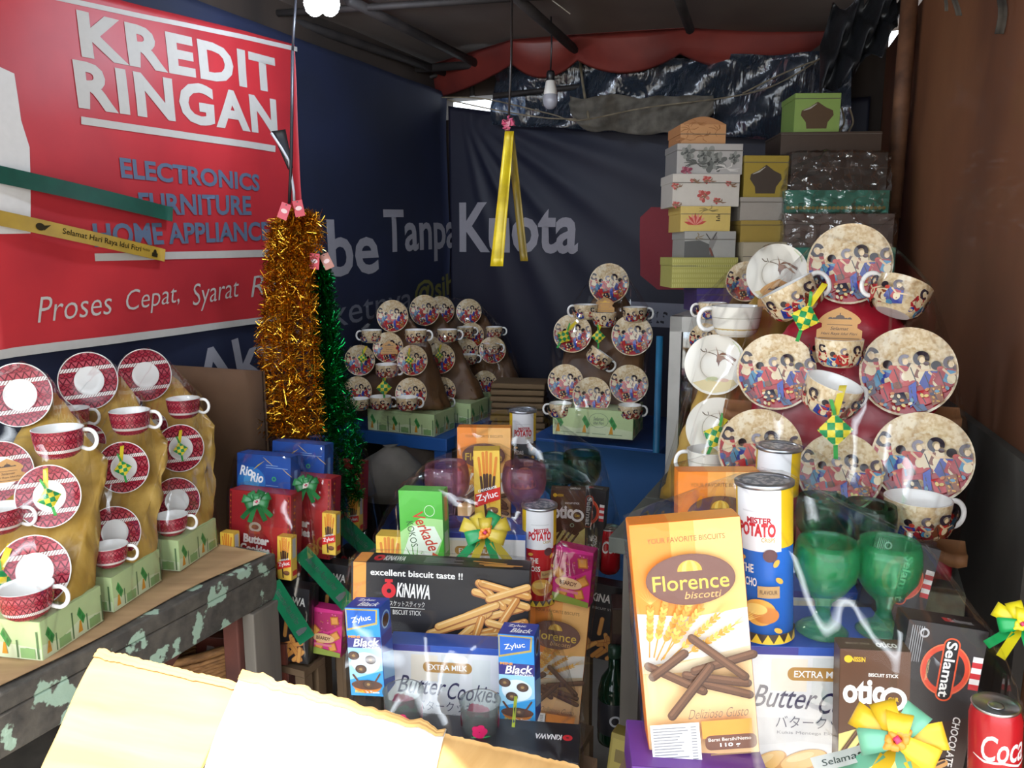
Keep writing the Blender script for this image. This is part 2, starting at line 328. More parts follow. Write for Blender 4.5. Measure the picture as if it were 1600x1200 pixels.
def zyblack(M, label):
    p = Pr(.062, .155); p.rect(.01, .004, .99, .996, '2C9BDC'); p.poly([(.01, .55), (.99, .55), (.99, .3), (.01, .18)], '9CD2F0'); p.ell(.5, .38, .42, .12, 'E4F2FA'); p.rect(.01, .65, .99, .996, '1F8FE0').poly([(.02, .74), (.92, .82), (.95, .985), (.02, .99)], 'B9A456').poly([(.05, .765), (.87, .84), (.9, .97), (.05, .975)], '1D63C4')
    p.text('Zyluc', .46, .87, .58, .075, 'FFFFFF', bold=.01, rt=10); p.rect(.01, .55, .99, .68, '2A2A7E'); p.text('Black', .56, .615, .78, .09, 'FFFFFF', shear=.3, bold=.02, rt=4); p.text('MINI', .22, .675, .34, .028, 'F2A42C', bold=.03); p.text('CRACKERS', .7, .558, .5, .022, 'FFFFFF', bold=.02)
    p.ell(.5, .125, .42, .09, 'D9822C', a0=180, a1=360).ell(.5, .13, .45, .055, '5A3424'); p.line([(.75, .17), (.9, .26)], .05, '5A3424'); p.line([(.25, .17), (.12, .24)], .06, '5A3424')
    for x, y in ((.17, .46), (.66, .42), (.36, .31), (.55, .14)): p.ell(x, y, .165, .05, '3E2A22').ell(x, y, .12, .036, '5C4032').ell(x, y, .05, .015, 'A08050')
    p.text('Rich', .28, .055, .26, .03, 'F0D840', bold=.02); p.text("'n Taste", .66, .055, .4, .026, 'FFFFFF', bold=.02)
    t = Pr(.062, .05); t.rect(.01, .01, .99, .99, '2E3FA0').text('Zyluc', .42, .72, .5, .26, 'FFFFFF', bold=.02).text('Black', .6, .35, .6, .36, 'FFFFFF', shear=.3, bold=.02)
    s = Pr(.05, .155); s.rect(.02, .004, .98, .996, '2D55B4').rect(.02, .55, .98, .68, '3A2E86').ell(.5, .8, .3, .08, '4A3228').ell(.5, .82, .36, .1, '9CC8EC', ring=.2).poly([(.02, .5), (.98, .4), (.98, .1), (.02, .2)], '8FC4EC')
    return carton('cracker_box', label, 'cracker box', (.062, .155, .05), '2D6CC4', M, p, t, s, 'small blue cracker boxes')
def zystick(M, label, k=1.0):
    w_, h_ = .058 * k, .165 * k; p = Pr(w_, h_); p.rect(.01, .004, .99, .996, 'EBC24C')
    for x, x2, y0 in ((.2, .32, .9), (.36, .42, .97), (.5, .5, .98), (.66, .6, .96), (.86, .7, .9)): p.line([(x, y0), (x2, .42)], .1, 'D9832E'); p.line([(x + (x2 - x) * .55, y0 + (.42 - y0) * .55), (x2, .40)], .1, '4A2E22')
    p.poly([(.03, .22), (.99, .33), (.99, .50), (.03, .40)], 'D8302A'); p.text('Zyluc', .5, .365, .82, .115, 'FFFFFF', bold=.015, rt=14); p.text('CHOCOLATE', .5, .475, .72, .035, 'FFFFFF', bold=.03, rt=14); p.text('Stick', .66, .285, .34, .04, 'F2A42C', shear=.3, rt=12)
    p.ell(.68, .17, .22, .055, '6B432E').ell(.68, .19, .22, .03, '8A5A3C').line([(.4, .25), (.45, .06)], .09, '4A2E22')
    s = Pr(.04 * k, h_); s.rect(.02, .003, .98, .997, 'EBC24C').rect(.2, .5, .8, .95, 'B8BCC0').rect(.25, .08, .95, .2, 'D8302A')
    return carton('chocolate_stick_box', label, 'biscuit box', (w_, h_, .04 * k), 'E6BC48', M, p, None, s, 'yellow chocolate stick boxes', 'EBC24C')
def verkade(M, label):
    p = Pr(.095, .15); p.rect(.005, .004, .995, .996, '4FB03C').poly([(.005, .004), (.8, .004), (.995, .35), (.995, .6), (.5, .62), (.005, .4)], 'A8D88C').poly([(.005, .004), (.7, .004), (.95, .3), (.8, .5), (.3, .5)], 'E4F0DC')
    p.ell(.7, .72, .12, .08, 'D8E8D0', ring=.1); p.text('Verkade', .60, .42, .90, .17, 'C8402C', shear=.3, bold=.012, rt=-66); p.text('KOKOS', .28, .38, .58, .10, '3A5A34', rt=-80)
    for a, b, c, d in ((.25, .02, .12, .2), (.3, .02, .26, .25), (.36, .02, .4, .2), (.42, .02, .5, .14)): p.line([(a, b), (c, d)], .04, '5FA83C', taper=lambda t: 1 - .9 * t)
    p.ell(.6, .06, .2, .05, 'EFEDE6').ell(.6, .055, .14, .03, '8CB870').poly([(.7, .02), (.95, .06), (.74, .13)], 'D05038')
    s = Pr(.04, .15); s.rect(.02, .004, .98, .996, '6CBB50').rect(.3, .55, .8, .9, 'D8A060').rect(.2, .1, .8, .4, 'C6E0B4')
    return carton('coconut_biscuit_box', label, 'biscuit box', (.095, .15, .04), '5CB848', M, p, None, s, None, '66BC50')
def selamat(M, label):
    p = Pr(.1, .215); p.rect(.005, .003, .995, .997, '2E2A2B').poly([(.005, .003), (.995, .003), (.995, .45), (.6, .38), (.005, .40)], '3A2622')
    for q in range(6): p.rect(.06 + .028 * q, .74, .07 + .028 * q, .97, '9A9A9C')
    p.ell(.22, .93, .06, .03, 'B8B8BA', ring=.4)
    p.ell(.55, .72, .31, .165, 'D84A30', n=40).ell(.55, .72, .24, .125, '2E2A2B').ell(.55, .72, .31, .165, 'E8744C', ring=.05)
    p.rect(.475, .52, .685, .925, 'D8562F', rd=.1).rect(.495, .53, .665, .915, '1E1C1E', rd=.08); p.text('Selamat', .58, .722, .76, .062, 'F0EEEA', bold=.02, rt=-90)
    p.text('ORIGINAL', .33, .70, .3, .014, 'E8C890', rt=-90)
    for q in range(6): p.rect(.86, .62 + .035 * q, .985, .655 + .035 * q, 'CF3238' if q % 2 == 0 else 'ECE8E4')
    p.text('CHOCOLATE', .80, .27, .70, .045, 'ECEAE8', bold=.02, shear=.15, rt=-90); p.text('SANDWICH', .6, .28, .46, .022, 'B8945C', rt=-90); p.text('WAFER', .53, .30, .3, .022, 'B8945C', rt=-90)
    for q in range(3): p.line([(.2 + .12 * q, .02), (.5 + .12 * q, .13)], .1, 'D8A05C'); p.line([(.2 + .12 * q, .03), (.5 + .12 * q, .14)], .03, '4A2E22')
    t = Pr(.1, .045); t.rect(.01, .02, .99, .98, '252224').rect(.5, .3, .62, .6, 'CF3238').text('Selamat', .72, .45, .3, .3, 'D0CED0')
    return carton('wafer_box', label, 'wafer box', (.1, .215, .045), '2A2627', M, p, t, None, 'black chocolate wafer boxes')
def otico(M, label):
    p = Pr(.085, .165); p.rect(.005, .004, .995, .996, '5A3A28').poly([(.005, .004), (.995, .004), (.995, .42), (.7, .30), (.4, .38), (.005, .30)], 'DCCB7C')
    p.ell(.12, .92, .06, .03, 'E0B42C').text('NISSIN', .26, .92, .2, .04, 'E0B42C', bold=.03)
    p.text('otico', .45, .66, .80, .2, 'F2EEE8', bold=.04); p.ell(.77, .61, .19, .095, 'F2EEE8').ell(.77, .61, .12, .06, '5A3A28').text('C&R', .77, .61, .15, .035, 'E0B42C', bold=.03); p.text('BISCUIT STICK', .62, .80, .42, .028, 'F2EEE8', bold=.02)
    p.ell(.62, .46, .06, .03, 'A8C8A8', ring=.3)
    for a, b, c, d in ((.08, .03, .5, .38), (.2, .03, .66, .38), (.02, .12, .3, .36), (.4, .04, .8, .34)): p.line([(a, b), (c, d)], .06, '4A3020'); p.line([(a, b + .01), (c, d + .01)], .02, '7A563C')
    t = Pr(.085, .035); t.rect(.01, .02, .99, .98, '54361F').text('otico', .7, .5, .3, .5, 'EDE8E0', bold=.03).text('BISCUIT STICK', .3, .5, .35, .15, 'C8B8A0')
    return carton('chocolate_biscuit_box', label, 'biscuit box', (.085, .165, .035), '54361F', M, p, t, None, 'brown biscuit stick boxes')
def beardy(M, label):
    p = Pr(.085, .125); p.rect(.005, .004, .995, .996, 'D02A80'); p.poly([(.005, .6), (.5, .5), (.995, .7), (.995, .95), (.005, .9)], 'B01C62')
    rs = random.Random(5)
    for q in range(34): x, y = .04 + .9 * rs.random(), .42 + .5 * rs.random(); p.ell(x, y, .022, .014, ('8A1450', 'E870A8', 'C07840')[q % 3], n=8)
    for x, y, a in ((.75, .78, 10), (.8, .45, 35), (.14, .52, 50), (.72, .2, 20), (.3, .22, -15)):
        q = math.radians(a); p.raw([(x * p.w + .011 * (math.cos(q) * i - math.sin(q) * j), y * p.h + .011 * (math.sin(q) * i + math.cos(q) * j)) for i, j in ((-1, -1), (1, -1), (1, 1), (-1, 1))], [(0, 1, 2, 3)], 'C06C28'); p.raw([(x * p.w + .008 * (math.cos(q) * i - math.sin(q) * j), y * p.h + .008 * (math.sin(q) * i + math.cos(q) * j)) for i, j in ((-1, -1), (1, -1), (1, 1), (-1, 1))], [(0, 1, 2, 3)], 'E09A48')
    p.ell(.42, .37, .36, .10, 'E8B888').text('BEARDY', .42, .37, .46, .075, '5A2A24', bold=.03); p.rect(.12, .2, .7, .25, 'E07890').poly([(.005, .004), (.995, .004), (.995, .1), (.005, .16)], '8A9A3C')
    s = Pr(.035, .125); s.rect(.02, .004, .98, .996, 'C42474')
    for q in range(5): s.ell(.5, .2 + .14 * q, .22, .045, 'C8903C')
    return carton('animal_biscuit_box', label, 'biscuit box', (.085, .125, .035), 'CC2A7C', M, p, None, s, 'pink biscuit boxes', 'C42474')
def riorio(M, label):
    p = Pr(.125, .15); p.rect(.005, .004, .995, .996, '234E9E'); p.ell(.28, .62, .26, .2, '2F74BE').ell(.28, .62, .15, .12, '4E9AD4')
    p.poly([(.4, .86), (.52, .92), (.34, .8), (.3, .78)], 'C8B040').text('Rio', .18, .76, .24, .14, 'F4F6FA', shear=.2, bold=.03, rt=-3).text('Rio', .38, .68, .24, .14, 'F4F6FA', shear=.2, bold=.03, rt=-3)
    for x, y in ((.14, .47), (.26, .5)): p.ell(x, y, .09, .05, '1C1C24', rt=-12).ell(x, y - .03, .085, .03, 'D0CCC4', rt=-12).ell(x, y - .055, .09, .04, '1C1C24', rt=-12)
    p.ell(.36, .44, .075, .065, '3A2A20').ell(.37, .42, .055, .045, 'F0EEEA').line([(.3, .5), (.42, .56)], .04, '4A8A3C', taper=lambda t: 1 - t)
    p.ell(.70, .68, .04, .034, '3FA06C').ell(.70, .68, .02, .017, '1E4A8C')
    for a, b in ((.5, .92), (.86, .78)): p.line([(a, b + .05), (a + .08, b), (a + .17, b - .05)], .015, 'C8A868', taper=tap)
    for q, y in enumerate((.86, .83, .58, .48, .45, .42)): p.rect(.55, y, .55 + .22 + .2 * wob(q), y + .008, '8AA8D4')
    s = Pr(.04, .15); s.rect(.02, .004, .98, .996, '1E4690').rect(.35, .3, .65, .8, '7AA0D8')
    return carton('wafer_cookie_box', label, 'cookie box', (.125, .15, .04), '204A98', M, p, None, s, 'blue coconut cookie boxes', '2A56A8')
def redbutter(M, label):
    p = Pr(.155, .19); p.rect(.005, .004, .995, .996, 'A8262C').rect(.55, .2, .98, .6, 'B8302E')
    for e in (.012, .955):
        p.rect(e, .02, e + .03, .98, '7A1A20')
        for q in range(14): p.ell(e + .015, .06 + .067 * q, .009, .012, 'C87838', n=8)
    for sd in (-1, 1):
        for q in range(9):
            a = .14 + .038 * q; x = .44 + sd * (.16 + .15 * math.sin(min(1, a / .42) * PI * .62)); p.ell(x, .50 - a, .022, .022, ('D8903C', 'B86C28')[q % 2], n=10)
    p.ell(.44, .30, .28, .24, '9A1E24'); p.ell(.44, .58, .10, .06, 'C8B8A8').ell(.44, .58, .06, .03, '8A4038').rect(.36, .50, .52, .53, 'C04030')
    p.text('Butter', .46, .43, .42, .105, 'F0E8E0', bold=.05, rt=-3); p.text('Cookies', .44, .315, .48, .105, 'F0E8E0', bold=.05, rt=-3)
    p.ell(.72, .1, .11, .09, 'C89048', ring=.35).ell(.88, .2, .09, .08, 'B87838', ring=.35)
    s = Pr(.05, .19); s.rect(.03, .004, .97, .996, '96222A').rect(.15, .03, .45, .97, '7A1A20')
    for q in range(12): s.ell(.3, .07 + .078 * q, .08, .014, 'C87838', n=8)
    return carton('red_cookie_box', label, 'cookie box', (.155, .19, .05), 'A02428', M, p, None, s, 'red butter cookie boxes', 'B03030')
def canmap(R): return lambda x, y, l: ((R + l) * math.sin(x / R), -(R + l) * math.cos(x / R), y)
def mrpotato(M, label, flavour):
    R, H = .0375, .222; c, txt = {'red': ('D2202A', ('THE', 'BOSS')), 'blue': ('1F66C8', ('THE', 'NACHO')), 'black': ('262426', ('PEDAS', ''))}[flavour]
    r = thing('crisps_can', label, 'can', M, 'tall tubes of potato crisps'); b = MB()
    b.lathe([(0, .0), (R, 0), (R, H)], ink(c, .25), 48); L = 2 * PI * R; p = Pr(1, 1)
    p.rect(-L / 2, .62 * H, L / 2, H, 'E8BE1E'); p.rect(-.034, .60 * H, .034, .985 * H, 'ECECEE')
    p.text('MISTER', .004, .795 * H, .034, .0085, 'B01E2C', bold=.04); p.text('POTATO', 0, .735 * H, .052, .019, 'C8242E', bold=.05); p.text('CRISPS', .016, .675 * H, .018, .006, 'B89A2C', bold=.02)
    p.rect(-.02, .845 * H, .02, .855 * H, 'D8D8DA')
    n = 16
    for i in range(n):
        x = -L / 2 + L * i / n; p.poly([(x, .002), (x + L / n, .002), (x + L / n, .016), (x, .016)], 'E8C030'); p.poly([(x, .016), (x + L / n, .016), (x + L / n / 2, .003)], '3A2A22')
    for q, t in enumerate(txt):
        if t: p.text(t, -.012, (.49 - .085 * q) * H, .026 if len(t) > 3 else .018, .012, 'EDE6DC', bold=.02)
    for x, y, a in ((-.02, .55, 10), (.026, .53, 60), (.03, .42, -40), (-.03, .30, 30), (.028, .10, -30)): p.ell(x, y * H, .006, .0035, 'E8A838', rt=a, n=14)
    p.rect(.002, .31 * H, .03, .385 * H, 'B9925C').text('FLAVOUR', .016, .347 * H, .022, .006, '5A3A22', bold=.02)
    p.ell(.004, .215 * H, .021, .019, 'E0A03C').ell(.012, .2 * H, .017, .012, 'C87828').ell(0, .235 * H, .014, .008, 'F0C468').ell(.018, .58 * H, .009, .009, '5A3034')
    p.into(b, canmap(R), gx=.004); b.build('printed_tube', r)
    b = MB(); b.lathe([(R, H - .004), (R + .0022, H - .003), (R + .0025, H + .002), (R - .002, H + .004), (R - .004, H + .001)], surf('can_rim', 'B8BCC2', rough=.3, metal=.9), 48); b.build('rim', r)
    b = MB(); b.lathe([(0, H + .001), (R - .003, H + .001)], surf('foil_lid', 'C4C6CA', '7E8894', scale=90, lo=.48, hi=.52, rough=.35, metal=.4), 32); b.build('foil_lid', r); return r
def coke(M, label):
    R, H = .029, .125; r = thing('soda_can', label, 'can', M, 'red cola cans'); b = MB()
    b.lathe([(0, .003), (.02, 0), (.024, .004), (R, .014), (R, H - .014), (.0255, H - .003)], ink('B81822', .22), 48); p = Pr(1, 1)
    p.text('Coca', .002, .082, .052, .034, 'EDE8E6', shear=.35, bold=.012, rt=4); p.text('Cola', .062, .080, .050, .034, 'EDE8E6', shear=.35, bold=.012, rt=4)
    p.line([(-.034, .066), (-.02, .062), (0, .065), (.02, .06), (.036, .066)], .003, 'EDE8E6', taper=tap); p.text('RASA ORISINAL', 0, .046, .036, .0045, 'EDE8E6', bold=.02)
    p.into(b, canmap(R), gx=.003); b.build('printed_can', r); al = surf('aluminium', 'C8CACC', rough=.28, metal=1)
    b = MB(); b.lathe([(.0255, H - .003), (.027, H), (.0255, H + .0015), (.024, H - .003), (0, H - .003)], al, 40); b.build('lid', r)
    b = MB(); b.lathe([(.002, H - .0025), (.006, H - .0015), (.009, H - .0012), (.009, H - .002)], al, 16); b.build('pull_tab', r); return r
def goblet(M, label, mat, group, k=1.0):
    pr = [(.0, .004), (.032, .003), (.036, .006), (.03, .012), (.014, .022), (.0095, .036), (.012, .05), (.028, .066), (.040, .085), (.044, .105), (.042, .128), (.039, .139), (.0375, .138), (.0405, .126), (.042, .105), (.038, .087), (.026, .069), (.0, .056)]
    r = thing('glass_goblet', label, 'goblet', M, group); b = MB(); b.lathe([(a * k, z * k) for a, z in pr[:6]] + [(.0, .036 * k)], mat, 32); b.build('foot', r)
    b = MB(); b.lathe([(a * k, z * k) for a, z in pr[5:]], mat, 36); b.build('bowl', r); return r
def tumbler(M, label):
    r = thing('glass_tumbler', label, 'glass', M, 'painted glass tumblers'); b = MB(); b.lathe([(0, .002), (.024, 0), (.0265, .004), (.033, .09), (.0345, .092), (.032, .09), (.025, .008), (0, .007)], GCLEAR, 40); b.build('glass', r)
    p = Pr(1, 1); R = .031
    for x, y in ((0, .055), (.055, .05), (-.055, .052), (.11, .055), (-.1, .05)):
        for a in range(5): p.ell(x + .007 * math.cos(a * 1.257), y + .007 * math.sin(a * 1.257), .0065, .0065, 'C81E5C', n=12)
        p.ell(x + .014, y - .014, .009, .005, '3E9A54', rt=-20).ell(x - .012, y - .014, .007, .004, '3E9A54', rt=30)
    b = MB(); p.into(b, lambda x, y, l: ((.0272 + y * .066 + l) * math.sin(x / R), -(.0272 + y * .066 + l) * math.cos(x / R), y), gx=.006); b.build('painted_flowers', r); return r
def bottle(M, label):
    r = thing('syrup_bottle', label, 'bottle', M, 'dark bottles in the gap'); b = MB(); b.lathe([(0, 0), (.036, 0), (.037, .01), (.037, .13), (.03, .16), (.014, .185), (.013, .23), (0, .23)], surf('bottle_glass', '0E2A1C', rough=.08), 32); b.build('glass', r)
    b = MB(); b.lathe([(.0375, .03), (.0378, .031), (.0378, .11), (.0375, .111)], ink('2A2A30'), 32); Pr(1, 1).ell(0, .07, .014, .014, 'C8C8CC', ring=.35).into(b, canmap(.038), gx=.004); b.build('paper_label', r)
    b = MB(); b.lathe([(.0145, .215), (.0155, .216), (.0155, .242), (0, .243)], ink('1E3A2A'), 20); b.build('cap', r); return r
# ------------------------------------------------------------------ crockery
def pattern_red():
    m, nt, b = nmat('red_woven_pattern'); tc = nt.nodes.new('ShaderNodeTexCoord'); sp = nt.nodes.new('ShaderNodeSeparateXYZ'); nt.links.new(tc.outputs['UV'], sp.inputs[0])
    x, z = sp.outputs[0], sp.outputs[1]; f = lambda s: mth(nt, 'FRACT', s); M_ = lambda op, a, b_=0.0, c=0.0: mth(nt, op, a, b_, c)
    zz = f(M_('MULTIPLY', M_('ADD', z, 9.7), 1.08))                       # repeats every .93
    tri = M_('MULTIPLY', M_('ABSOLUTE', M_('SUBTRACT', f(M_('MULTIPLY', x, 4.2)), .5)), 2.0)
    row = M_('MULTIPLY', zz, 4.6); rf = f(row); ri = M_('FLOOR', row)
    zig = M_('LESS_THAN', M_('ABSOLUTE', M_('SUBTRACT', rf, tri)), .2)
    dia = M_('LESS_THAN', M_('ABSOLUTE', M_('SUBTRACT', M_('ADD', M_('ABSOLUTE', M_('SUBTRACT', rf, .5)), M_('MULTIPLY', M_('ABSOLUTE', M_('SUBTRACT', f(M_('MULTIPLY', x, 4.2)), .5)), 1.0)), .42)), .09)
    odd = M_('GREATER_THAN', M_('MODULO', ri, 2.0), .5)
    ln = M_('LESS_THAN', rf, .08); dark = M_('MAXIMUM', ln, M_('ADD', M_('MULTIPLY', odd, dia), M_('MULTIPLY', M_('SUBTRACT', 1.0, odd), zig)))
    col = mix(nt, odd, 'B24A56', '9E2C3C'); col = mix(nt, dark, col, '5C1020')
    rope = M_('MULTIPLY', M_('GREATER_THAN', zz, .86), M_('LESS_THAN', f(M_('ADD', M_('MULTIPLY', x, 11.0), M_('MULTIPLY', z, -9.0))), .72))
    band = M_('GREATER_THAN', zz, .86); col = mix(nt, band, col, '6A1424'); col = mix(nt, rope, col, 'E8E2DC')
    nt.links.new(col, b.inputs['Base Color']); b.inputs['Roughness'].default_value = .18; return m
RED = pattern_red()
WHITE = surf('white_porcelain', 'ECEBE8', 'E4E2DE', rough=.15, scale=5); CREAM = surf('mottled_cream_glaze', 'DAC6A2', 'BE9F74', scale=150, rough=.18, lo=.42, hi=.66, c3='E2D4B8', s3=60)
OFFW = surf('off_white_glaze', 'E8E4DA', 'DDD6C6', rough=.15, scale=6)
def py_(r): return -.13 * max(0, (r - .46) / .54) ** .8 - (.02 if r > .5 else .02 * max(0, (r - .44) / .06))
def setuv(me, fn):
    uv = me.uv_layers.new(name='UVMap')
    for l in me.loops: uv.data[l.index].uv = fn(me.vertices[l.vertex_index].co)
PR_ = [0, .2, .44, .5, .6, .7, .8, .9, .97, 1.0]
def plate_mesh(kind, R):
    MXZ = MX.Rotation(PI / 2, 4, 'X'); b = MB(); base = {'red': RED, 'batik': CREAM, 'bird': OFFW}[kind]
    fr = [(r * R, -py_(r) * R) for r in PR_]; back = [(R, .125 * R), (.98 * R, .12 * R), (.6 * R, .0), (.52 * R, -.05 * R), (0, -.04 * R)]
    if kind == 'red':
        b.lathe(fr[:4], WHITE, 56, MXZ); b.lathe(fr[3:-1], base, 56, MXZ); b.lathe(fr[-2:], WHITE, 56, MXZ)
    else: b.lathe(fr, base, 56, MXZ)
    b.lathe(back, WHITE, 56, MXZ)
    fn = lambda x, y, l: (x, py_(math.hypot(x, y) / R) * R - l - .0003, y)
    p = Pr(R, R, .00008)
    if kind == 'batik': batik(p)
    if kind == 'bird':
        p.ell(0, 0, .5, .5, 'CFC8BA', ring=.04, n=48); p.line([(-.42, .42), (-.2, .40), (0, .33), (.1, .2)], .03, '7A6A58'); p.line([(-.42, .42), (-.5, .5)], .03, '6A5A48'); p.line([(-.3, .4), (-.34, .52)], .02, '6A5A48')
        p.poly([(-.02, .62), (.04, .40), (.02, .1), (.10, .05), (.22, .18), (.34, .2), (.24, .3), (.1, .32)], '8A5A38').poly([(.06, .32), (.3, .34), (.62, .12), (.66, .2), (.4, .36), (.2, .42)], '7A4A30').poly([(.3, .2), (.5, .05), (.6, 0), (.42, .2)], '9A6A40').poly([(.02, .2), (.1, -.06), (.14, .12)], '6A3E2A')
        p.poly([(-.7, -.62), (-.3, -.5), (.1, -.56), (.6, -.46), (.72, -.6), (.4, -.85), (0, -.94), (-.4, -.84)], 'D8C48C'); p.ell(-.1, -.48, .2, .08, 'C8CBA0', rt=10).ell(.3, -.5, .16, .06, 'D0A890').line([(.5, .8), (.7, .62), (.78, .4)], .05, 'C8CFA4', taper=tap)
    cl = []
    for vs, fs, c in p.items:
        q = []
        for x, y in vs:
            r = math.hypot(x, y); k = min(1, .955 * R / r) if r else 1; q.append((x * k, y * k))
        cl.append((q, fs, c))
    p.items = cl; p.into(b, fn, gx=R * .22, gy=R * .22, rough=.18)
    me = b.mesh('saucer'); setuv(me, lambda c: (c.x / R, c.z / R)); return me
def batik(p, k=1.0, xs=(-.78, -.42, -.08, .25, .55, .82), y0=.14, low=True):
    if low: p.raw([(math.cos(math.radians(a)) * p.w * .95, math.sin(math.radians(a)) * p.w * .95) for a in range(180, 361, 10)], [tuple(range(19))], 'A81C28') if not k < 1 else None
    cols = ['A8282E', '4A86A8', 'B8322E', 'D8C4A0', '2A3A8C', 'A02830', '7A4026']; rs = random.Random(11)
    for i, x in enumerate(xs):
        dy = (.18, -.02, .1, .16, .02, .1)[i % 6] * k; y = y0 + dy; c = cols[i % 7]; c2 = cols[(i + 3) % 7]; s = k
        p.poly([(x - .2 * s, y - .12 * s), (x + .16 * s, y - .10 * s), (x + .26 * s, y - .5 * s), (x - .1 * s, y - .62 * s), (x - .3 * s, y - .4 * s)], c)
        p.poly([(x - .05 * s, y - .14 * s), (x + .12 * s, y - .16 * s), (x + .06 * s, y - .46 * s), (x - .12 * s, y - .4 * s)], c2)
        p.ell(x + .05 * s, y - .34 * s, .09 * s, .11 * s, 'DCCAA4', n=14); p.ell(x - .1 * s, y - .56 * s, .1 * s, .08 * s, cols[(i + 4) % 7], n=12)
        p.line([(x - .12 * s, y - .14 * s), (x + .02 * s, y - .26 * s), (x + .3 * s, y - .2 * s)], .05 * s, 'D8B890')
        p.line([(x - .2 * s, y - .2 * s), (x - .02 * s, y - .6 * s)], .02 * s, '2A2430')
        if i % 3 == 1: p.ell(x, y + .02 * s, .1 * s, .1 * s, '2A2228', n=16); p.ell(x + .09 * s, y - .05 * s, .07 * s, .06 * s, 'B8402E', n=10)
        else:
            p.ell(x, y + .02 * s, (.17, .15, .13, .165, .15, .14)[i % 6] * s, 0, ('332A34', '332A34', '7A7480', '2E2630', '332A34', '5A5058')[i % 6], n=22, a0=(20, 0, 45, -20, 10, 60)[i % 6], a1=(300, 0, 330, 265, 290, 340)[i % 6], ring=.55); p.ell(x + .02 * s, y - .02 * s, .06 * s, .07 * s, 'E0C49A', n=12); p.ell(x + .11 * s, y - .09 * s, .06 * s, .05 * s, '4A2A2A', n=10)
    if low:
        for q, (x, y, a, b_, c) in enumerate(((-.72, -.42, .12, .2, '3A2A4A'), (-.4, -.5, .16, .26, 'B41E2A'), (-.12, -.62, .2, .16, '2A2438'), (.14, -.5, .1, .3, '2E44A0'), (.36, -.55, .16, .2, 'B8242A'), (.6, -.48, .18, .24, '8A4A20'), (-.56, -.66, .14, .12, '7A1A2A'), (.3, -.78, .16, .09, '2A4A78'))):
            p.poly([(x - a, y + b_ * .6), (x + a * .4, y + b_), (x + a, y - b_ * .5), (x - a * .3, y - b_)], c); p.line([(x - a * .5, y + b_ * .5), (x + a * .3, y - b_ * .6)], .022, '241C26')
        for q in range(14): p.ell(.52 + .2 * rs.random(), -.62 + .34 * rs.random(), .022, .022, 'D8A040', n=6)
        for q in range(26):
            a = math.radians(200 + 140 * rs.random()); r = .55 + .36 * rs.random(); p.ell(r * math.cos(a), r * math.sin(a), .05, .035, ('D8B860', '2A2A50', 'C87838', '5A88A0', 'DCCAA4')[q % 5], n=8, rt=rs.random() * 180)
def cup_meshes(kind, R):
    h = 1.2 * R; base = {'red': RED, 'batik': CREAM, 'bird': OFFW}[kind]; b = MB()
    out = [(0, .02 * R), (.52 * R, 0), (.60 * R, .0), (.80 * R, .13 * h), (.90 * R, .34 * h), (.96 * R, .66 * h), (R, h)]
    b.lathe(out[:3], WHITE, 44)
    b.lathe(out[2:], base, 44)
    b.lathe([(R, h), (.97 * R, h * 1.015), (.945 * R, h), (.91 * R, .66 * h), (.84 * R, .34 * h), (.55 * R, .08 * h), (0, .06 * h)], WHITE, 44)
    def rad(z):
        for (r0, z0), (r1, z1) in zip(out[2:], out[3:]):
            if z <= z1: return r0 + (r1 - r0) * max(0, z - z0) / (z1 - z0)
        return R
    fn = lambda x, y, l: ((rad(y) + l + .0003) * math.sin(x / R), -(rad(y) + l + .0003) * math.cos(x / R), y)
    p = Pr(R, R, .00008)
    if kind == 'batik':
        batik(p, 1.15, (-2.7, -2.2, -1.75, -1.2, -.7, -.2, .3, .8, 1.25, 1.7, 2.2, 2.6), .62, False)
        p.items = [([(x, max(.06 * R, min(1.0 * R, y))) for x, y in vs], fs, c) for vs, fs, c in p.items]
    if kind == 'bird': p.rect(-3.14, .06, 3.14, .34, 'CFB478').rect(-3.14, .74, 3.14, .77, 'B8B4A0')
    p.into(b, fn, gx=R * .25, gy=R * .3, rough=.18); me = b.mesh('bowl'); setuv(me, lambda c: (math.atan2(c.x, -c.y) * 1.0, c.z / R * .95 + .1))
    hb = MB(); pts = []
    for i in range(15):
        a = math.radians(100 - 215 * i / 14); pts.append((R * (1.16 + .34 * math.cos(a)), 0, h * (.56 + .36 * math.sin(a))))
    pts[-1] = (R * .88, 0, h * .28); pts[0] = (R * .98, 0, h * .92); hb.tube(pts, .058 * R, WHITE, 8, ry=.09 * R)
    return me, hb.mesh('handle')
_CR = {}
NRM = {'red': 'red patterned saucers', 'batik': 'saucers with painted dancers', 'bird': 'white saucers with a brown bird'}
def face(n, roll=0):
    """rotation whose -Y axis looks along n"""
    n = V(n).normalized(); y = -n; z = (DZ - y * DZ.dot(y)).normalized(); x = y.cross(z); return MX((x, y, z)).transposed().to_4x4() @ MX.Rotation(math.radians(roll), 4, 'Y')
def tocam(p): return (EYE - V(p)).normalized()
def saucer(kind, px, py, d, wpx, nrm, label, roll=0, group=None):
    R = .07; k = (kind, 's')
    if k not in _CR: _CR[k] = plate_mesh(kind, R)
    o = bpy.data.objects.new('saucer', _CR[k]); C.objects.link(o); c = P(px, py, d); s = wpx * d / FPX / 2 / R
    o.matrix_world = MX.Translation(c) @ face(nrm, roll) @ MX.Scale(s, 4); tag(o, label, 'saucer', group or NRM[kind]); ALLI.append(o); return o
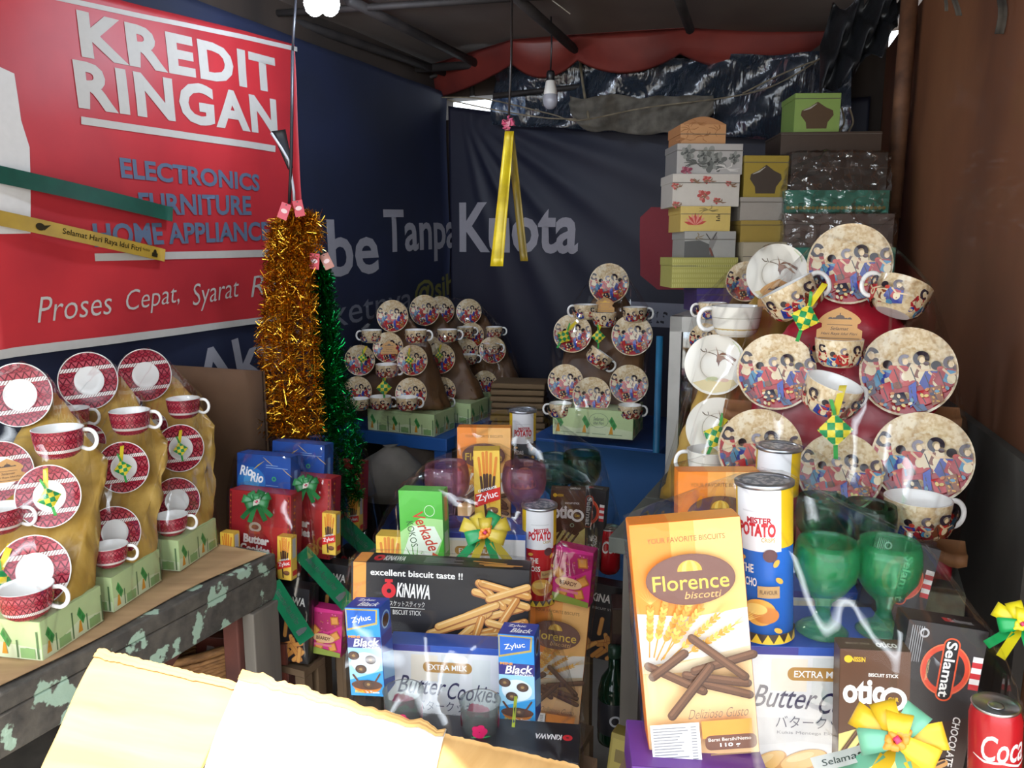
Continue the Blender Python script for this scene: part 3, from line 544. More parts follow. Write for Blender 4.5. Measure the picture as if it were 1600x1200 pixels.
def cup(kind, px, py, d, wpx, label, yaw=0, tilt=0, lean=0, group=None):
    """px,py: middle of the bowl; handle points to +x turned by yaw; tilt rolls it in the picture plane, lean tips it towards the viewer"""
    R = .045; k = (kind, 'c')
    if k not in _CR: _CR[k] = cup_meshes(kind, R)
    s = wpx * d / FPX / 2 / R; r = thing('tea_cup', label, 'cup', None, group or NRM[kind].replace('saucers', 'cups'))
    for n, me in zip(('bowl', 'handle'), _CR[k]):
        o = bpy.data.objects.new(n, me); C.objects.link(o); o.parent = r
    c = P(px, py, d) - DZ * 0
    r.matrix_world = MX.Translation(c) @ rot(0, -lean, tilt) @ MX.Rotation(math.radians(yaw), 4, 'Z') @ MX.Scale(s, 4) @ MX.Translation((0, 0, -.56 * R)); ALLI.append(r); return r
ALLI = []
def checker():
    m, nt, b = nmat('green_yellow_weave'); t = tex(nt, 95, kind='Checker', space='Object'); t.inputs['Color1'].default_value = lin('E0CC3C'); t.inputs['Color2'].default_value = lin('1E8A4C'); nt.links.new(t.outputs[0], b.inputs['Base Color']); b.inputs['Roughness'].default_value = .4; return m
CHK = checker()
def ketupat(px, py, d, wpx, label, roll=0, tail=1, n=None):
    r = thing('ketupat_ornament', label, 'ornament', None, 'woven diamond ornaments'); a = .024; vs = [(-a, 0, 0), (a, 0, 0), (0, 0, -a), (0, 0, a), (0, -.011, 0), (0, .011, 0)]
    b = MB(); k = 5; q = []
    for i in range(k + 1):
        for j in range(k + 1):
            x, z = -1 + 2 * i / k, -1 + 2 * j / k; q.append((x * a * .72, z * a * .72, (1 - x * x) * (1 - z * z) * .010))
    R45 = MX.Rotation(PI / 4, 4, 'Y'); fs = [(i * (k + 1) + j, (i + 1) * (k + 1) + j, (i + 1) * (k + 1) + j + 1, i * (k + 1) + j + 1) for i in range(k) for j in range(k)]
    b.add([(x, -h - .001, z) for x, z, h in q], fs, CHK, False, R45); b.add([(x, h + .001, z) for x, z, h in q], [f[::-1] for f in fs], CHK, False, R45); b.build('woven_diamond', r)
    for s_, c, e, wd_, ln_ in ((1, 'DCC42C', .012, .010, 1.25), (-1, '4CA850', -.005, .005, .7)):
        b = MB(); b.sheet(lambda u, v: (e * v + (u - .5) * wd_, -.004 - .008 * math.sin(v * 3), a * .9 + v * .034 * ln_ * tail), 1, 8, ink(c), .0005, (0, 1, 0)); b.build('ribbon_tail', r)
    b = MB(); b.sheet(lambda u, v: ((u - .5) * .006, -.003, -a * .9 - v * .02), 1, 4, ink('3CA04C'), .0005, (0, 1, 0)); b.build('ribbon_end', r)
    c = P(px, py, d); s = wpx * d / FPX / (2 * a); r.matrix_world = MX.Translation(c) @ face(n or tocam(c), roll) @ MX.Scale(s, 4); return r
def mosque_card(px, py, d, wpx, label, gold=False, n=None, roll=0):
    r = thing('greeting_card', label, 'card', None, 'dome shaped greeting cards'); pts = [(-1, 0), (1, 0), (1, .5), (.78, .62), (.78, .8)]
    for q in range(9): a = q / 8; pts.append(((1 - a) * (.98 + .22 * math.sin(a * PI)) * (1 if a > .1 else .9), .85 + .75 * a ** 1.2 + .12 * math.sin(a * PI)))
    full = pts + [(-x, y) for x, y in pts[:1:-1][1:]] ; m = ink('C8965A', .6); k = .03
    n_ = len(full); b = MB(); fr = [(x * k, 0, y * k) for x, y in full]; bk = [(x * k, .0015, y * k) for x, y in full]
    tris = [tuple(t) for t in tessellate_polygon([[V((x, y, 0)) for x, y in full]])]
    b.add(fr + bk, tris + [tuple(i + n_ for i in t[::-1]) for t in tris] + [(i, (i + 1) % n_, (i + 1) % n_ + n_, i + n_) for i in range(n_)], m); b.build('card', r, fix=True)
    p = Pr(k, k); c = 'E8B422' if gold else '4A3220'; p.ell(0, 1.08, .2, .14, c, a0=0, a1=180).rect(-.32, 1.02, .32, 1.09, c).ell(.42, 1.02, .1, .09, c, a0=0, a1=180).ell(-.42, 1.02, .1, .09, c, a0=0, a1=180).line([(0, 1.2), (0, 1.3)], .04, c).rect(-.55, .74, .55, .765, c)
    p.text('Selamat', 0, .58, .8, .16, c, shear=.3); p.text('Hari Raya Idul Fitri', 0, .32, 1.6, .16, c, shear=.3); p.rect(-.9, .1, .9, .125, c)
    b = MB(); p.into(b, lambda x, y, l: (x, -l - .0002, y)); b.build('printed_greeting', r); c_ = P(px, py, d); s = wpx * d / FPX / (2 * k)
    r.matrix_world = MX.Translation(c_) @ face(n or tocam(c_), roll) @ MX.Scale(s, 4) @ MX.Translation((0, 0, -.8 * k)); return r
def bow(px, py, d, wpx, label, c1='D8B83C', c2='2E9A5C', centre='E89A2C', printed=None, n=None):
    r = thing('ribbon_bow', label, 'bow', None, 'gift bows'); sat1, sat2 = ink(c1, .35), ink(c2, .35); k = .05
    def loop(ang, ln, wd, m, y0=0):
        b = MB(); ca, sa = math.cos(ang), math.sin(ang)
        def f(u, v):
            t = v * 2 * PI; x = ln * (1 - math.cos(t)) / 2; h = -.012 - .014 * math.sin(t) - y0; q = (u - .5) * wd * (.35 + .65 * math.sin(t / 2)) ; return (x * ca - q * sa, h, x * sa + q * ca)
        b.sheet(f, 3, 20, m, .0006, (0, 1, 0)); b.build('ribbon_loop', r)
    for i, a in enumerate((20, 160, 62, 118, 198, -18, 90)): loop(math.radians(a), k * (1.0, 1.0, .85, .82, .8, .84, .6)[i], k * .58, (sat1, sat1, sat2, sat1, sat2, sat1, sat1)[i], .002 * i)
    for i, (a, m) in enumerate(((-70, sat2), (-112, sat1), (-50, sat1), (-135, sat2))):
        a = math.radians(a); b = MB(); b.sheet(lambda u, v: (math.cos(a) * v * k * 1.5 - (u - .5) * .016 * math.sin(a), -.004 - .006 * math.sin(v * 5), math.sin(a) * v * k * 1.5 + (u - .5) * .016 * math.cos(a)), 1, 10, m, .0006, (0, 1, 0)); b.build('ribbon_tail', r)
    b = MB()
    for i in range(8):
        a = i * PI / 4; b.lathe([(0, -.004), (.004, -.002), (.005, .004), (.002, .01), (0, .011)], ink(centre), 8, MX.Translation((.008 * math.cos(a), -.032, .008 * math.sin(a))) @ MX.Rotation(a, 4, 'Y'))
    b.lathe([(0, -.005), (.005, 0), (0, .005)], ink('C8305C'), 10, MX.Translation((0, -.037, 0))); b.build('flower_centre', r)
    c = P(px, py, d); s = wpx * d / FPX / (2 * k); r.matrix_world = MX.Translation(c) @ face(n or tocam(c), 0) @ MX.Scale(s, 4); return r
# ------------------------------------------------------------------ hamper bases, cloth and wrap
def world_pts(objs):
    bpy.context.view_layer.update(); out = []
    for o in objs:
        for q in [o] + list(o.children_recursive):
            if q.type == 'MESH' and q.name.split('.')[0] not in ('ribbon_tail', 'ribbon_loop', 'ribbon_end', 'handle'):
                vs = q.data.vertices; st = max(1, len(vs) // 60)
                out += [q.matrix_world @ vs[i].co for i in range(0, len(vs), st)] + ([q.matrix_world @ V(c) for c in q.bound_box] if len(vs) < 30 else [])
    return out
def hull_mesh(pts, grow=.004, edge=.05, amp=.003, fr=14, seed=0):
    bm = bmesh.new()
    for p in pts: bm.verts.new(p)
    r = bmesh.ops.convex_hull(bm, input=bm.verts, use_existing_faces=False)
    bmesh.ops.delete(bm, geom=list({g for g in r['geom_interior'] + r['geom_unused'] if isinstance(g, bmesh.types.BMVert)}), context='VERTS')
    bmesh.ops.remove_doubles(bm, verts=bm.verts, dist=.012)
    bm.faces.ensure_lookup_table(); fs = set(bm.faces); loose = [v for v in bm.verts if not v.link_faces]
    if loose: bmesh.ops.delete(bm, geom=loose, context='VERTS')
    for _ in range(4):
        es = [e for e in bm.edges if e.calc_length() > edge]
        if not es: break
        bmesh.ops.subdivide_edges(bm, edges=es, cuts=1); bmesh.ops.triangulate(bm, faces=[f for f in bm.faces if len(f.verts) > 3])
    bmesh.ops.recalc_face_normals(bm, faces=bm.faces); bm.normal_update(); sh = V((seed * 3.1, seed * 1.7, 0))
    for v in bm.verts: v.co += v.normal * (grow + amp * MN.noise(v.co * fr + sh))
    me = bpy.data.meshes.new('wrap'); bm.to_mesh(me); bm.free()
    for p in me.polygons: p.use_smooth = True
    return me
def wrap(objs, label, seed=0, extra=(), mat=None, grow=.006, amp=.004, group='clear cellophane gift wraps', edge=.06):
    me = hull_mesh(world_pts(objs) + [V(e) for e in extra], grow, edge, amp, 16 if edge > .03 else 60, seed)
    if edge < .03: me.polygons.foreach_set('use_smooth', [False] * len(me.polygons))
    me.materials.append(mat or FILM)
    o = bpy.data.objects.new('cellophane_wrap', me); C.objects.link(o); return tag(o, label, 'plastic wrap', group)
def draped(pts, name, label, m, seed=0, amp=.012, group='cloths draped inside the hampers'):
    me = hull_mesh(pts, 0, .03, amp, 26, seed); me.materials.append(m); o = bpy.data.objects.new(name, me); C.objects.link(o); return tag(o, label, 'cloth', group)
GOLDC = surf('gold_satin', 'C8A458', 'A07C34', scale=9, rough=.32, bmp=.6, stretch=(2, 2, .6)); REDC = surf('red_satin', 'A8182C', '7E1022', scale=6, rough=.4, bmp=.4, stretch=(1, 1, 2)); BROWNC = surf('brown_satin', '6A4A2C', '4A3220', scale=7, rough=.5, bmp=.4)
def f_greenbox(w_, h_, logo=False):
    p = Pr(w_, h_); p.rect(.004, .01, .996, .99, 'BFD39A').poly([(.004, .01), (.996, .01), (.996, .3), (.6, .45), (.3, .28), (.004, .4)], 'D4DFB8')
    n = max(2, int(w_ / .09))
    for i in range(n):
        x = (i + .22) / n; a = .10 * h_ / w_
        for dx, dy in ((0, .62), (.9 * a, .46)):
            p.poly([(x + dx - a, dy), (x + dx, dy + .17), (x + dx + a, dy), (x + dx, dy - .17)], '3F9448'); p.poly([(x + dx - a * .5, dy), (x + dx, dy + .085), (x + dx + a * .5, dy), (x + dx, dy - .085)], '2E7A3C')
        p.poly([(x - .3 * a, .42), (x + .2 * a, .42), (x + .6 * a, .12), (x - a, .12)], 'D8962C'); p.ell(x + .22 / n, .78, .05 * h_, .05 * h_, 'C8964A', n=10)
        if not logo:
            q = x + .48 / n; p.ell(q, .30, .2 * h_, .2 * h_, '7AA860', a0=0, a1=180).rect(q - .2 * h_ / w_, .05, q + .2 * h_ / w_, .30, '8AB070').rect(q + .26 * h_ / w_, .05, q + .31 * h_ / w_, .75, '5A7A50').rect(q - .3 * h_ / w_, .05, q - .26 * h_ / w_, .5, '5A7A50')
    if logo:
        p.ell(.58, .62, .12, .26, '5A7A68', ring=.04).text('Selamat', .58, .68, .13, .13, '3A4A5A', shear=.3).text('Idul Fitri', .58, .53, .13, .11, '3A4A5A', shear=.3)
        for q in range(4): p.rect(.1 + .2 * q, .12, .27 + .2 * q, .15, '9AB088')
    return p
def greenbox(label, M, dims, logo=False, dull=False):
    w_, h_, t_ = dims; sd = f_greenbox(t_, h_)
    return carton('hamper_base_box', label, 'gift box', dims, 'B5CC90', M, f_greenbox(w_, h_, logo), None, sd, 'green hamper base boxes', 'C2D49E')
# ------------------------------------------------------------------ setting
CEIL = 2.36
b = MB(); b.box((-7, -7, -.1), (7, 6, 0), surf('dusty_concrete', '9A948A', '7A746C', scale=3, rough=.9)); struct(b.build('floor'))
def uvbox(b, u0, u1, v0, v1, z0, z1, m):
    vs_ = [U(u, v, z) for u in (u0, u1) for v in (v0, v1) for z in (z0, z1)]
    b.add(vs_, [(0, 1, 3, 2), (4, 6, 7, 5), (0, 4, 5, 1), (2, 3, 7, 6), (0, 2, 6, 4), (1, 5, 7, 3)], m)
DARKW = surf('dark_boards', '3A2E26', '221B17', scale=5, stretch=(1, 1, .2), rough=.8)
b = MB(); uvbox(b, .25, UB + .1, VL - .1, VL, 0, CEIL, DARKW); struct(b.build('wall_left'))
b = MB(); uvbox(b, UB, UB + .1, VL, .02, 0, 2.12, DARKW); uvbox(b, UB, UB + .1, VL, .02, 2.22, CEIL, DARKW); uvbox(b, UB, UB + .1, -1.5, .02, 2.12, 2.22, DARKW); struct(b.build('wall_back', fix=True))
RUST = surf('stained_plywood', '7A4A2C', '5A3420', scale=2.2, stretch=(1, 1, .6), rough=.75, c3='8A5A38', s3=1.4, lo3=.5, hi3=.7, detail=8, coat=.1)
A16 = math.radians(16); WD = V((math.sin(A16), math.cos(A16), 0)); WN = V((math.cos(A16), -math.sin(A16), 0)); W0 = V((1.27, 2.6, 0))
def R_(s, off, z): return W0 + WD * s + WN * off + DZ * z
def rbox(b, s0, s1, o0, o1, z0, z1, m):
    vs_ = [R_(s, o, z) for s in (s0, s1) for o in (o0, o1) for z in (z0, z1)]
    b.add(vs_, [(0, 1, 3, 2), (4, 6, 7, 5), (0, 4, 5, 1), (2, 3, 7, 6), (0, 2, 6, 4), (1, 5, 7, 3)], m)
b = MB(); rbox(b, -2.0, .9, .0, .03, 0, 2.26, RUST); struct(b.build('wall_right'))
b = MB(); rbox(b, -1.4, -.35, -.02, -.002, 0, 1.14, surf('grey_board', '4A4640', '35302C', scale=4, rough=.85)); struct(b.build('trim_1'))
b = MB(); p0 = R_(-.02, -.04, 0); b.tube([p0, p0 + DZ * 1.62], .021, surf('rusty_pole', '7A5238', '4E3222', scale=14, rough=.7, bmp=.3), 14); b.tube([p0 + DZ * 1.60, p0 + DZ * 2.36], .025, _M['rusty_pole'], 14); struct(b.build('trim_2'))
b = MB(); CL = surf('brown_tarpaulin', '6E625A', '554A44', scale=1.6, rough=.7, bmp=.15, detail=6)
b.sheet(lambda a, c: U(.15 + a * (UB + .1 - .15), VL - .1 + c * 4.0, CEIL + .012 * math.sin(a * 9 + c * 5) + .02 * MN.noise(V((a * 6, c * 7, 0)))), 30, 30, CL, .02, (0, 0, 1)); struct(b.build('ceiling'))
BEAM = surf('dark_timber', '2E2826', '1C1818', scale=12, rough=.7)
def pole(pts, r, m=None): b = MB(); b.tube(pts, r, m or BEAM, 8); return b
def ceil_pt(px, py, dz=-.05): return G(px, py, CEIL + dz)
n_ = 3
for a, b_ in (((545, 0), (742, 98)), ((800, -10), (910, 88)), ((1058, -10), (1078, 46)), ((380, 24), (850, -6)), ((300, -20), (745, 130)), ((590, 112), (1130, 72)), ((1440, -30), (1330, 108))):
    struct(pole([ceil_pt(*a), ceil_pt(*b_)], .018 if n_ != 6 else .012).build('trim_%d' % n_)); n_ += 1
for a, b_, d_ in (((735, 95), (738, 150), 3.75), ((632, 133), (735, 100), 3.7), ((738, 98), (806, 112), 3.7), ((900, 85), (920, 190), 3.5), ((770, 150), (1120, 112), 3.45), ((1080, 50), (1100, 185), 3.4), ((1000, 100), (1180, 118), 3.4)):
    struct(pole([P(*a, d_), P(*b_, d_)], .012).build('trim_%d' % n_)); n_ += 1
# ------------------------------------------------------------------ sagging tarpaulins under the roof
TARP = surf('red_tarpaulin', '7E322A', '602622', scale=4, rough=.45, bmp=.3)
def swag(pts, sag, label, m, depth=.35, nm='tarpaulin'):
    b = MB(); k = len(pts) - 1
    def f(u, v):
        t = u * k; i = min(int(t), k - 1); q = t - i; p = pts[i].lerp(pts[i + 1], q); s = sag * 4 * q * (1 - q); dn = v * (depth + .4 * s)
        return p - DZ * (s * math.sin(min(1, v * 1.6) * PI / 2) + dn * .5) + V((0, dn * .5 + .006 * math.sin(v * 5 + u * 9), 0))
    b.sheet(f, 12 * k, 10, m, .003, (0, .3, 1)); return tag(b.build(nm), label, 'tarpaulin')
swag([ceil_pt(585, 128, 0), ceil_pt(800, 62, -.01), ceil_pt(905, 55, -.01), ceil_pt(1070, 44, -.01), ceil_pt(1300, 46, -.01)], .05, 'red tarpaulin sagging in swags below the brown roof sheet', TARP, .16)
CLR = film('murky_plastic', '8A94A0', base=.10, gain=1.2, rough=.22, bscale=18, bstr=1.0, diff=.3, tint2='4A5668', crease=.08)
def bk(px, py, k=.985): return P(px, py, (on(px, py, U(UB, 0, 0), DU) - EYE).dot(FWD) * k)
b = MB(); b.sheet(lambda u, v: bk(770 + 560 * u, 100 - 20 * u + (95 + 50 * u) * v, .965) + DU * (.025 * math.sin(u * 26 + v * 6) + .02 * MN.noise(V((u * 9, v * 6, 2)))), 60, 12, CLR, .003, (0, 1, 0)); tag(b.build('plastic_sheet'), 'murky clear plastic sheet hanging behind the roof poles', 'tarpaulin')
b = MB(); b.sheet(lambda u, v: bk(890 + 225 * u, 150 + 8 * MN.noise(V((u * 5, 1, 0))) + (58 - 34 * abs(2 * u - 1) ** 5) * v, .945) + DU * (.012 * math.sin(u * 30 + v * 9)), 40, 8, surf('grey_sacking', '6A655C', '4A463F', scale=18, rough=.8), .006, (0, 1, 0)); tag(b.build('sacking'), 'grey sacking stuffed in the gap above the blue banner', 'sacking')
BP = surf('black_plastic', '16171A', '24262A', scale=14, rough=.35, bmp=.5)
b = MB(); b.sheet(lambda u, v: P(1300 + 112 * u - 30 * v, -20 + 150 * v * (1 - .35 * u) + 30 * (1 - u), 2.7 - .2 * u) + V((0, .04 * math.sin(u * 14 + v * 5), .02 * math.sin(u * 22 - v * 9))), 24, 16, BP, .003, (0, 1, 0)); tag(b.build('black_plastic'), 'black plastic bunched in the upper right corner under the roof', 'tarpaulin')
for k, (x0, x1, y1, w_) in enumerate(((1494, 1497, 26, 9), (1476, 1474, 18, 5), (1572, 1558, 52, 14), (1590, 1598, 78, 12))):
    b = MB(); b.sheet(lambda u, v: P(x0 + (x1 - x0) * v + (u - .5) * w_ + 5 * math.sin(v * 6 + k), -150 + (y1 + 150) * v, 1.62) + V((0, .008 * math.sin(v * 11 + k), 0)), 2, 16, surf('dark_fibre', '2E2A26', '4A443C', scale=30, rough=.9), .002, (0, 1, 0)); tag(b.build('fibre_strip'), ('short dark strip hanging at the upper right roof edge', 'thinnest dark strip at the upper right roof edge', 'curled dark strip near the upper right picture corner', 'longest dark strip at the right picture edge')[k], 'strip', 'dark strips hanging from the roof edge')
# ------------------------------------------------------------------ banners
NAVY = surf('navy_banner', '141D3A', '111930', scale=3, rough=.75); REDB = surf('red_banner', 'BC2E34', 'A4262E', scale=3.5, rough=.5, bmp=.05)
def wallfn(u, z, l, side=0, seed=0, amp=.012):
    q = amp * (MN.noise(V((u * 2.2, z * 2.2, seed))) + .35 * MN.noise(V((u * 6, z * 5, seed + 3)))) + amp * 1.2
    if side: return U(UB - .02 - q - l, u, z)
    return U(u, VL + .02 + q + l, z)
def wtext(p, s, a, b_, hpx, c, side=0, **k):
    W_ = BW if side else LW; (u0, z0), (u1, z1) = W_(*a), W_(*b_); m = ((a[0] + b_[0]) / 2, (a[1] + b_[1]) / 2); h = abs(W_(m[0], m[1] - hpx / 2)[1] - W_(m[0], m[1] + hpx / 2)[1])
    p.text(s, (u0 + u1) / 2, (z0 + z1) / 2, math.hypot(u1 - u0, z1 - z0), h, c, rt=math.degrees(math.atan2(z1 - z0, u1 - u0)), **k)
def wpoly(p, pts, c, side=0): p.poly([(BW if side else LW)(*q) for q in pts], c)
def banner(name, label, u0, u1, zb, zt, m, pr, side, seed, group, off=0, nx=40, fold=None):
    r = thing(name, label, 'banner', None, group)
    g = lambda u, z, l: (fold or wallfn)(u, z, l + off, side, seed)
    b = MB(); b.sheet(lambda a, c: g(u0 + (u1 - u0) * a, zb(a) + (zt(a) - zb(a)) * c, 0), nx, 60, m, .003, -DU * 1 if side else DV); b.build('banner_cloth', r)
    for nm, p in pr: b = MB(); p.into(b, lambda x, y, l: g(x, y, l + .0045), gx=.03, gy=.03, rough=.7); b.build(nm, r)
    return r
WT = 'BAB5AE'
p = Pr(1, 1, .0002); q = Pr(1, 1, .0002)
wpoly(q, [(-40, 100), (0, 118), (9, 190), (22, 232), (23, 365), (-40, 366)], 'D2CECA')
ua = LW(-60, 300)[0]; ub = LW(452, 300)[0]; zA, zB = LW(0, 545)[1], LW(405, 497)[1]; ztop = LW(445, 78)[1]; zl = LW(60, -2)[1]
wtext(p, 'KREDIT', (103, 55), (410, 121), 62, WT, bold=.04, sp=1.12); wtext(p, 'RINGAN', (97, 133), (412, 186), 66, WT, bold=.04, sp=1.12)
wpoly(p, [(105, 184), (410, 229), (410, 239), (105, 196)], WT); wpoly(p, [(124, 396), (411, 390), (411, 401), (125, 408)], WT)
for s, a, b_, h in (('ELECTRONICS', (166, 263), (383, 287), 29), ('FURNITURE', (195, 319), (370, 322), 32), ('HOME APPLIANCES', (122, 368), (411, 361), 33)): wtext(p, s, a, b_, h, '55647C', bold=.03)
for s, a, b_, h in (('Proses', (34, 484), (150, 471), 38), ('Cepat,', (172, 474), (256, 461), 40), ('Syarat', (278, 466), (355, 452), 42), ('Ringan', (372, 454), (470, 432), 40)): wtext(p, s, a, b_, h, WT, shear=.3, bold=-.006)
wpoly(q, [(-60, 552), (0, 541), (405, 493), (450, 484), (450, 492), (405, 502), (0, 556), (-60, 566)], 'BEBAB4')
wpoly(q, [(84, 0), (445, 76), (445, 83), (60, 3)], 'BEBAB4')
def ztr(a): return ztop + (zl - ztop) * (1 - a) ** 1.0 * .9 + .01
RBN = banner('banner', 'red credit shop banner with large white lettering on left wall', ua, ub, lambda a: zA + (zB - zA) * a - .008, ztr, REDB, [('printed_border', q), ('lettering', p)], 0, 2, 'shop banners', off=.016)
lw_ = [Pr(1, 1, .0002) for _ in range(4)]; GY = '9A98A0'; GD = '6A6C78'
wtext(lw_[0], 'Aktif', (288, 590), (450, 528), 72, GY, bold=.02); wtext(lw_[1], 'cobe', (388, 392), (580, 386), 92, GY, bold=.02); wtext(lw_[1], 'Tanpa', (588, 372), (701, 367), 82, GY, bold=.02)
wtext(lw_[2], 'paketnya', (448, 510), (634, 470), 56, GD, bold=.0); wtext(lw_[3], '@sih.', (638, 466), (704, 442), 46, '6E6A34', bold=.02)
def bt(a): return LW(455, 62)[1] + .0 * a
u1 = LW(722, 200)[0]
banner('banner', 'navy banner along the left wall reading Aktif and Tanpa', .6, UB - .04, lambda a: .95, bt, NAVY, [('lettering', x) for x in lw_], 0, 5, 'shop banners')
p = Pr(1, 1, .0002); p2 = Pr(1, 1, .0002); p3 = Pr(1, 1, .0002)
wtext(p, 'Kuota', (722, 356), (908, 356), 80, '98949C', 1, bold=.025); wtext(p2, 'GRATIS', (962, 492), (1046, 496), 18, '20202A', 1, bold=.03)
q = Pr(1, 1, .0002); wpoly(q, [(985, 470), (1140, 478), (1140, 515), (985, 508)], '8A8C98', 1); wpoly(q, [(1003, 340), (1020, 324), (1300, 330), (1300, 452), (1030, 452), (1003, 430)], '8E2A34', 1); wtext(p3, '45', (1208, 186), (1246, 178), 26, '9A98A4', 1, shear=.25, bold=.04)
hub = BW(722, 168)
def folds(u, z, l, side, seed):
    a = math.atan2(z - hub[1], u - hub[0]); r = math.hypot(z - hub[1], u - hub[0]); k = max(0, min(1, (a + 1.45) / .3)) * max(0, min(1, (-.05 - a) / .1))
    q = .022 * abs(math.sin(a * 13)) ** 3 * min(1, r * 2.5) * k * max(.15, 1 - r * .55) + .006 * MN.noise(V((u * 4, z * 4, 1))) + .01
    return U(UB - .015 - q - l, u, z)
def btop(a):
    v = VL + .04 + a * (-.03 - VL - .04); pts = [(-1.9, BW(724, 165)[1]), (BW(790, 178)[0], BW(790, 178)[1]), (BW(900, 200)[0], BW(900, 200)[1]), (BW(1060, 206)[0], BW(1060, 206)[1]), (BW(1230, 165)[0], BW(1230, 165)[1]), (1.5, BW(1300, 140)[1])]
    for (x0, y0), (x1, y1) in zip(pts, pts[1:]):
        if v <= x1: return y0 + (y1 - y0) * max(0, (v - x0)) / (x1 - x0)
    return pts[-1][1]
banner('banner', 'navy banner on the back wall with fanned folds reading Kuota', VL + .04, -.03, lambda a: .7, btop, surf('navy_purple_banner', '0F142A', '161428', scale=2, rough=.6), [('printed_shapes', q), ('lettering', p), ('lettering', p2), ('lettering', p3)], 1, 1, 'shop banners', nx=150, fold=folds)
# ribbons pinned over the red banner
def strip(a, b_, wpx, label, m, pr=None, off=.05):
    (u0, z0), (u1, z1) = LW(*a), LW(*b_); L = math.hypot(u1 - u0, z1 - z0); an = math.atan2(z1 - z0, u1 - u0); wd = abs(LW((a[0] + b_[0]) / 2, 300)[1] - LW((a[0] + b_[0]) / 2, 300 + wpx)[1])
    g = lambda x, y, l: U(u0 + x * math.cos(an) - y * math.sin(an), VL + .02 + off + .012 * math.sin(x * 6) + l, z0 + x * math.sin(an) + y * math.cos(an))
    r = thing('greeting_ribbon', label, 'ribbon', None, 'printed greeting ribbons'); b = MB(); b.sheet(lambda s, t: g(s * L, (t - .5) * wd, 0), 16, 1, m, .0008, DV); b.build('ribbon', r)
    if pr: p = Pr(L, wd, .0002); pr(p); b = MB(); p.into(b, lambda x, y, l: g(x, y - wd / 2, l + .0012), gx=.05); b.build('lettering', r)
def pri(p):
    p.text('Selamat Hari Raya Idul Fitri', .60, .5, .46, .52, '2A2414', bold=.01); p.ell(.26, .5, .022, .25, '2A2414').poly([(.27, .6), (.31, .75), (.28, .3)], '2A2414'); p.text('Mohon Maaf Lahir', .865, .6, .05, .2, '2A2414'); p.rect(.905, .2, .945, .5, '2A2414').ell(.925, .5, .012, .28, '2A2414', a0=0, a1=180)
strip((-60, 268), (243, 336), 25, 'plain dark green ribbon stretched across the red banner', surf('green_ribbon', '14503E', '104434', scale=20, rough=.35))
strip((-60, 335), (230, 399), 22, 'yellow printed greeting ribbon below the green one on the banner', surf('yellow_ribbon', 'B8922C', 'A8842A', scale=20, rough=.35), pri)
# ------------------------------------------------------------------ lamps, cables and things hung from the roof
b = MB(); r_ = .03
WHP = surf('lamp_plastic', 'D8D4CC', rough=.4)
def bulb(px, py, d, label, lit):
    r = thing('light_bulb', label, 'light bulb', MX.Translation(P(px, py, d)), 'hanging bulbs'); b = MB()
    b.lathe([(0, -.042), (.012, -.040), (.023, -.030), (.029, -.012), (.028, 0), (.024, .012)], glow('lit_lamp', 'DCEBFF', 210) if lit else film('frosted_bulb', 'C8C8D0', base=.1, diff=.55), 24); b.build('glass_dome', r)
    b = MB(); b.lathe([(.024, .012), (.026, .018), (.018, .06), (.014, .064)], WHP, 24); b.build('lamp_base', r); b = MB(); b.lathe([(0, .10), (.012, .098), (.016, .09), (.016, .062), (.012, .06)], ink('1A1A1C'), 16); b.build('socket', r)
    b = MB(); top = CEIL - P(px, py, d).z; b.tube([(0, 0, .098), (.003, 0, .098 + (top - .098) / 2), (0, 0, top)], .003, ink('141416'), 6); b.build('cord', r)
bulb(491, 0, 2.2, 'left one of the two lit bulbs at the roof edge', True); bulb(514, 0, 2.2, 'right one of the two lit bulbs at the roof edge', True); bulb(860, 153, 3.0, 'unlit white bulb hanging in front of the navy back banner', False)
for o in [o for o in C.objects if o.name.startswith('glass_dome')][1:2]: pass
def cable(pts, label, r=.003, m=None, nm='cable', cat='cable'):
    q = [P(*p) for p in pts]; out = []
    for i in range(len(q) - 1):
        a, b1, c, d = q[max(i - 1, 0)], q[i], q[i + 1], q[min(i + 2, len(q) - 1)]
        for k in range(6):
            t = k / 6; out.append(.5 * ((2 * b1) + (c - a) * t + (2 * a - 5 * b1 + 4 * c - d) * t * t + (3 * b1 - a - 3 * c + d) * t ** 3))
    out.append(q[-1]); b = MB(); b.tube(out, r, m or surf('dusty_cable', '8A7E68', '6A604E', scale=30, rough=.8), 6); return tag(b.build(nm), label, cat, 'cables under the roof')
cable([(690, 152, 3.5), (760, 155, 3.4), (860, 178, 3.3), (905, 188, 3.25), (1010, 168, 3.2), (1160, 148, 3.1), (1240, 118, 3.0), (1335, 52, 2.9)], 'long sagging cable running from the left corner up to the right post')
cable([(700, 156, 3.45), (775, 172, 3.35), (850, 184, 3.3), (900, 186, 3.25)], 'second cable dipping just below the unlit bulb'); cable([(1160, 146, 3.05), (1230, 112, 2.98), (1310, 82, 2.9)], 'short pale cable end beside the long one near the right post')
cable([(862, 0, 2.8), (878, 12, 2.8), (891, 22, 2.8)], 'white cord scrap dangling from the roof right of centre', .002, ink('B0A89C'))
cable([(905, 85, 3.4), (912, 140, 3.38), (922, 195, 3.35)], 'brown cord dropping from the roof beside the unlit bulb', .006); cable([(1066, 0, 3.3), (1068, 90, 3.3), (1070, 188, 3.3)], 'thin dark cord hanging straight above the tan arched box', .003, ink('3A302A'))
b = MB(); b.tube([P(800, -30, 2.4), P(799, 90, 2.4), P(795, 182, 2.4)], .0035, ink('2A2422'), 6); tag(b.build('string'), 'dark string holding up the yellow streamer', 'string')
